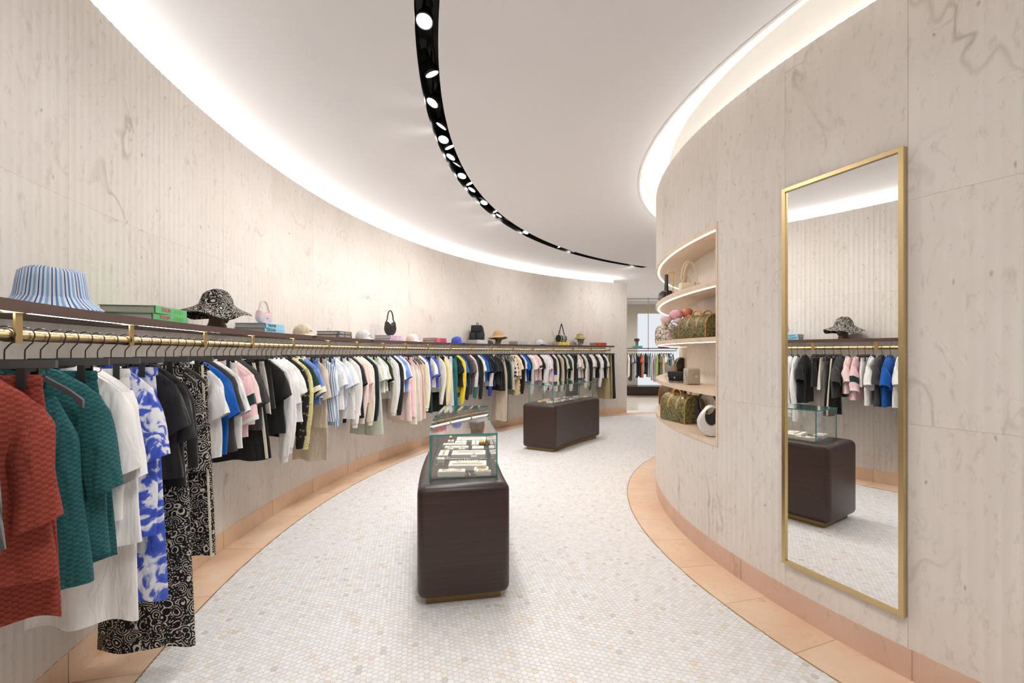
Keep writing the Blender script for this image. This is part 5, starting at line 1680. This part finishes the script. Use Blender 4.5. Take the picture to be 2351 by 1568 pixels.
# vase with peonies
loc, a = in_niche(1558, 4.20, 2)
va = thing('glass_vase', 'round clear glass vase holding pink and coral peonies', 'vase', loc, 0)
VS = 1.12
prof = [(0, .003), (.055, .003), (.078, .03), (.092, .075), (.090, .11), (.070, .145), (.052, .16), (.05, .172), (.056, .18)]
MB().lathe([(r * VS, z * VS) for r, z in prof], 32).build('vase_wall', M['vase'], va, 60)
MB().lathe([(0, .008 * VS), (.052 * VS, .008 * VS), (.074 * VS, .032 * VS), (.086 * VS, .075 * VS), (.085 * VS, .09 * VS), (0, .09 * VS)], 32).build('water', M['water'], va, 60)
M['stem'] = plain('green_stem', srgb(120, 140, 74), .6)
M['leaf'] = plain('dark_leaf', srgb(70, 104, 62), .6)
def peony(label, head, tilt, m, r, root, seed):
    rg = random.Random(seed)
    t = thing('peony', label, 'flower', head, 0, 'peonies in the glass vase')
    mb = MB()
    for layer, (nk, el, sz) in enumerate(((7, 12, 1.0), (8, 32, .95), (8, 52, .85), (7, 70, .7), (5, 84, .5))):
        for k in range(nk):
            az = 2 * PI * k / nk + layer * .7 + rg.uniform(-.2, .2)
            grid = []
            for i in range(4):
                row = []
                for j in range(4):
                    u, v = (j / 3 - .5) * 1.25, i / 3
                    e = R(-55 + (el + 55) * v)
                    rr = r * sz * (.78 + .22 * v) * (1 - .10 * u * u) + rg.uniform(-.002, .003)
                    aa = az + u * (.75 if v > .1 else .4)
                    row.append((rr * math.cos(e) * math.cos(aa), rr * math.cos(e) * math.sin(aa), rr * math.sin(e) * 1.0))
                grid.append(row)
            mb.rings(grid, closed=False)
    b = mb.build('bloom', m, t, 80)
    d = Vector(root) - Vector(head)
    MB().tube([(0, 0, -r * .3), (d.x * .35, d.y * .35, d.z * .4), tuple(d)], .003, 6).build('stem', M['stem'], t, 60)
    for k in range(2):
        p = d * (.22 + .12 * k)
        a_ = rg.uniform(0, 6.28)
        L = .055
        dx, dy = math.cos(a_), math.sin(a_)
        MB().add([(p.x, p.y, p.z), (p.x + dx * L * .5 - dy * .014, p.y + dy * L * .5 + dx * .014, p.z + .016), (p.x + dx * L, p.y + dy * L, p.z + .004), (p.x + dx * L * .5 + dy * .014, p.y + dy * L * .5 - dx * .014, p.z + .016), (p.x + dx * L * .5, p.y + dy * L * .5, p.z + .008)], [(0, 1, 4), (1, 2, 4), (2, 3, 4), (3, 0, 4)]).build('leaf', M['leaf'], t)
    return t
pinkp, coralp, palep, creamp = [plain('petal_' + n_, srgb(*c), .7) for n_, c in (('pink', (248, 190, 206)), ('coral', (240, 160, 140)), ('pale', (250, 210, 220)), ('cream', (244, 230, 196)))]
vx = Vector((math.cos(to_cam(loc)), math.sin(to_cam(loc)), 0))
vy = Vector((-vx.y, vx.x, 0))                    # points to the viewer's left
for sx_, ux, uz, r, m, lb in ((.0, .02, .200, .070, pinkp, 'large pink peony at the middle of the bouquet'), (-.03, -.070, .215, .062, coralp, 'coral peony at the upper right of the bouquet'),
                              (.02, -.095, .165, .054, coralp, 'darker coral peony at the lower right of the bouquet'), (.02, .105, .165, .054, palep, 'pale pink peony at the left of the bouquet'),
                              (-.05, .12, .115, .038, creamp, 'cream peony drooping at the left rim of the vase'), (.045, .00, .150, .040, palep, 'small pale pink peony at the vase mouth')):
    h = loc + vx * sx_ - vy * ux * 1.1 + Vector((0, 0, uz * 1.2))
    peony(lb, h, 0, m, r, loc + vx * sx_ * .3 + vy * ux * .35 + Vector((0, 0, .02)), int(ux * 1000) + 500)

# ================================================================== FAR ROOM
pf = thing('window_platform', 'long low dark wood platform under the far window', 'platform', (5.6, 17.2, 0))
MB().box((0, 0, .16), (5.2, .78, .30)).build('carcass', M['wood'], pf)
MB().box((0, -.01, .325), (5.24, .84, .03)).build('platform_top', M['wood'], pf)
for k in range(6):
    MB().box((-2.2 + .88 * k, -.395, .165), (.86, .018, .27)).build('drawer_front', M['wood'], pf)
MB().box((0, -.37, .015), (5.1, .04, .03)).build('plinth', M['brassd'], pf)
YF = 16.3
fr = thing('far_rail', 'suspended brass clothes rail under a dark shelf before the window', 'rail', (4.9, YF, 0))
MB().box((0, 0, 1.745), (2.0, .26, .028)).build('board', M['shelfwood'], fr)
MB().tube([(-1.0, 0, 1.655), (.98, 0, 1.655)], .016, 10).build('rod', M['brass'], fr, 60)
for x in (-.02,):
    MB().tube([(x, .0, 1.67), (x, .0, ZC)], .012, 8).build('hanging_rod', M['brassd'], fr, 50)
    MB().lathe([(0, 0), (.028, 0), (.028, .05), (0, .05)], 12, (x, 0, 3.05)).build('collar', M['brassd'], fr, 40)
MB().tube([(.98, 0, 1.655), (.98, 0, 1.74)], .012, 8).build('hanging_rod', M['brassd'], fr, 50)
FARC = ['ol', 'br', 'cr', 'ch', 'gr', 'lg', 'na', 'bk', 'orr', 'gr', 'bk', 'lg', 'lg', 'pk', 'lg', 'kg', 'ol', 'cr', 'cr', 'lg', 'te', 'ow', 'bk']
for i, c in enumerate(FARC):
    x = 4.9 - .93 + .082 * i
    rg = random.Random(900 + i)
    kind = 'tdldtltdtltdlddltdttldd'[i]
    lab = f'{CNAME[c]} {KNAME[kind]} on the far window rail, {ORD[i + 1]} from the left'
    rz = R(-90 + rg.uniform(-22, 6))
    make_hanger((x, YF, ZROD), rz, False, f'charcoal hanger on the far window rail, {ORD[i + 1]} from the left', 'hangers on the far rail', False)
    g = thing(GNAME[kind], lab, 'dress' if kind == 'd' else 'shirt', (x, YF, ZROD), rz, 'garments on the far rail')
    make_garment(g, kind, c, [.72, .62, .66, .50, .45, .7, .6, .66, .6, .8][i % 10] + .1, {}, rg)
for k in range(2):
    book(0, 0, col('teal', 70, 160, 166), None, f'{["lower", "upper"][k]} teal book on the shelf of the far rail', 'books on the far shelf', loc=Vector((4.47, YF, 1.759 + k * .0375)), rz=R(-90))
for k in range(2):
    book(0, 0, col('wine', 130, 60, 70), None, f'{["lower", "upper"][k]} wine-red patterned book on the shelf of the far rail', 'books on the far shelf', loc=Vector((5.42, YF, 1.759 + k * .0375)), rz=R(-90))
hl_ = Vector((4.47, YF, 1.759 + .0755))
make_head('taupe mannequin head on the teal books of the far shelf', hl_, R(-90), M['head'], .9)
c_, b__ = hat_rings(.09, .10, .11, .01, .002, 5)
t = thing('billed_cap', 'black cap on the mannequin head above the far rail', 'cap', hl_ + Vector((0, 0, .16)), 0)
MB().rings(c_).build('crown', M['nylon'], t, 60)
MB().rings(b__).build('brim', M['nylon'], t, 60)
loc = Vector((5.42, YF, 1.759 + .0755))
t = thing('jewellery_box', 'small dark box standing on the wine-red books', 'box', loc, R(-90))
MB().box((0, 0, .03), (.10, .14, .06)).build('box_base', M['lblack'], t)
MB().box((0, 0, .066), (.104, .144, .012)).build('lid', M['lblack'], t)
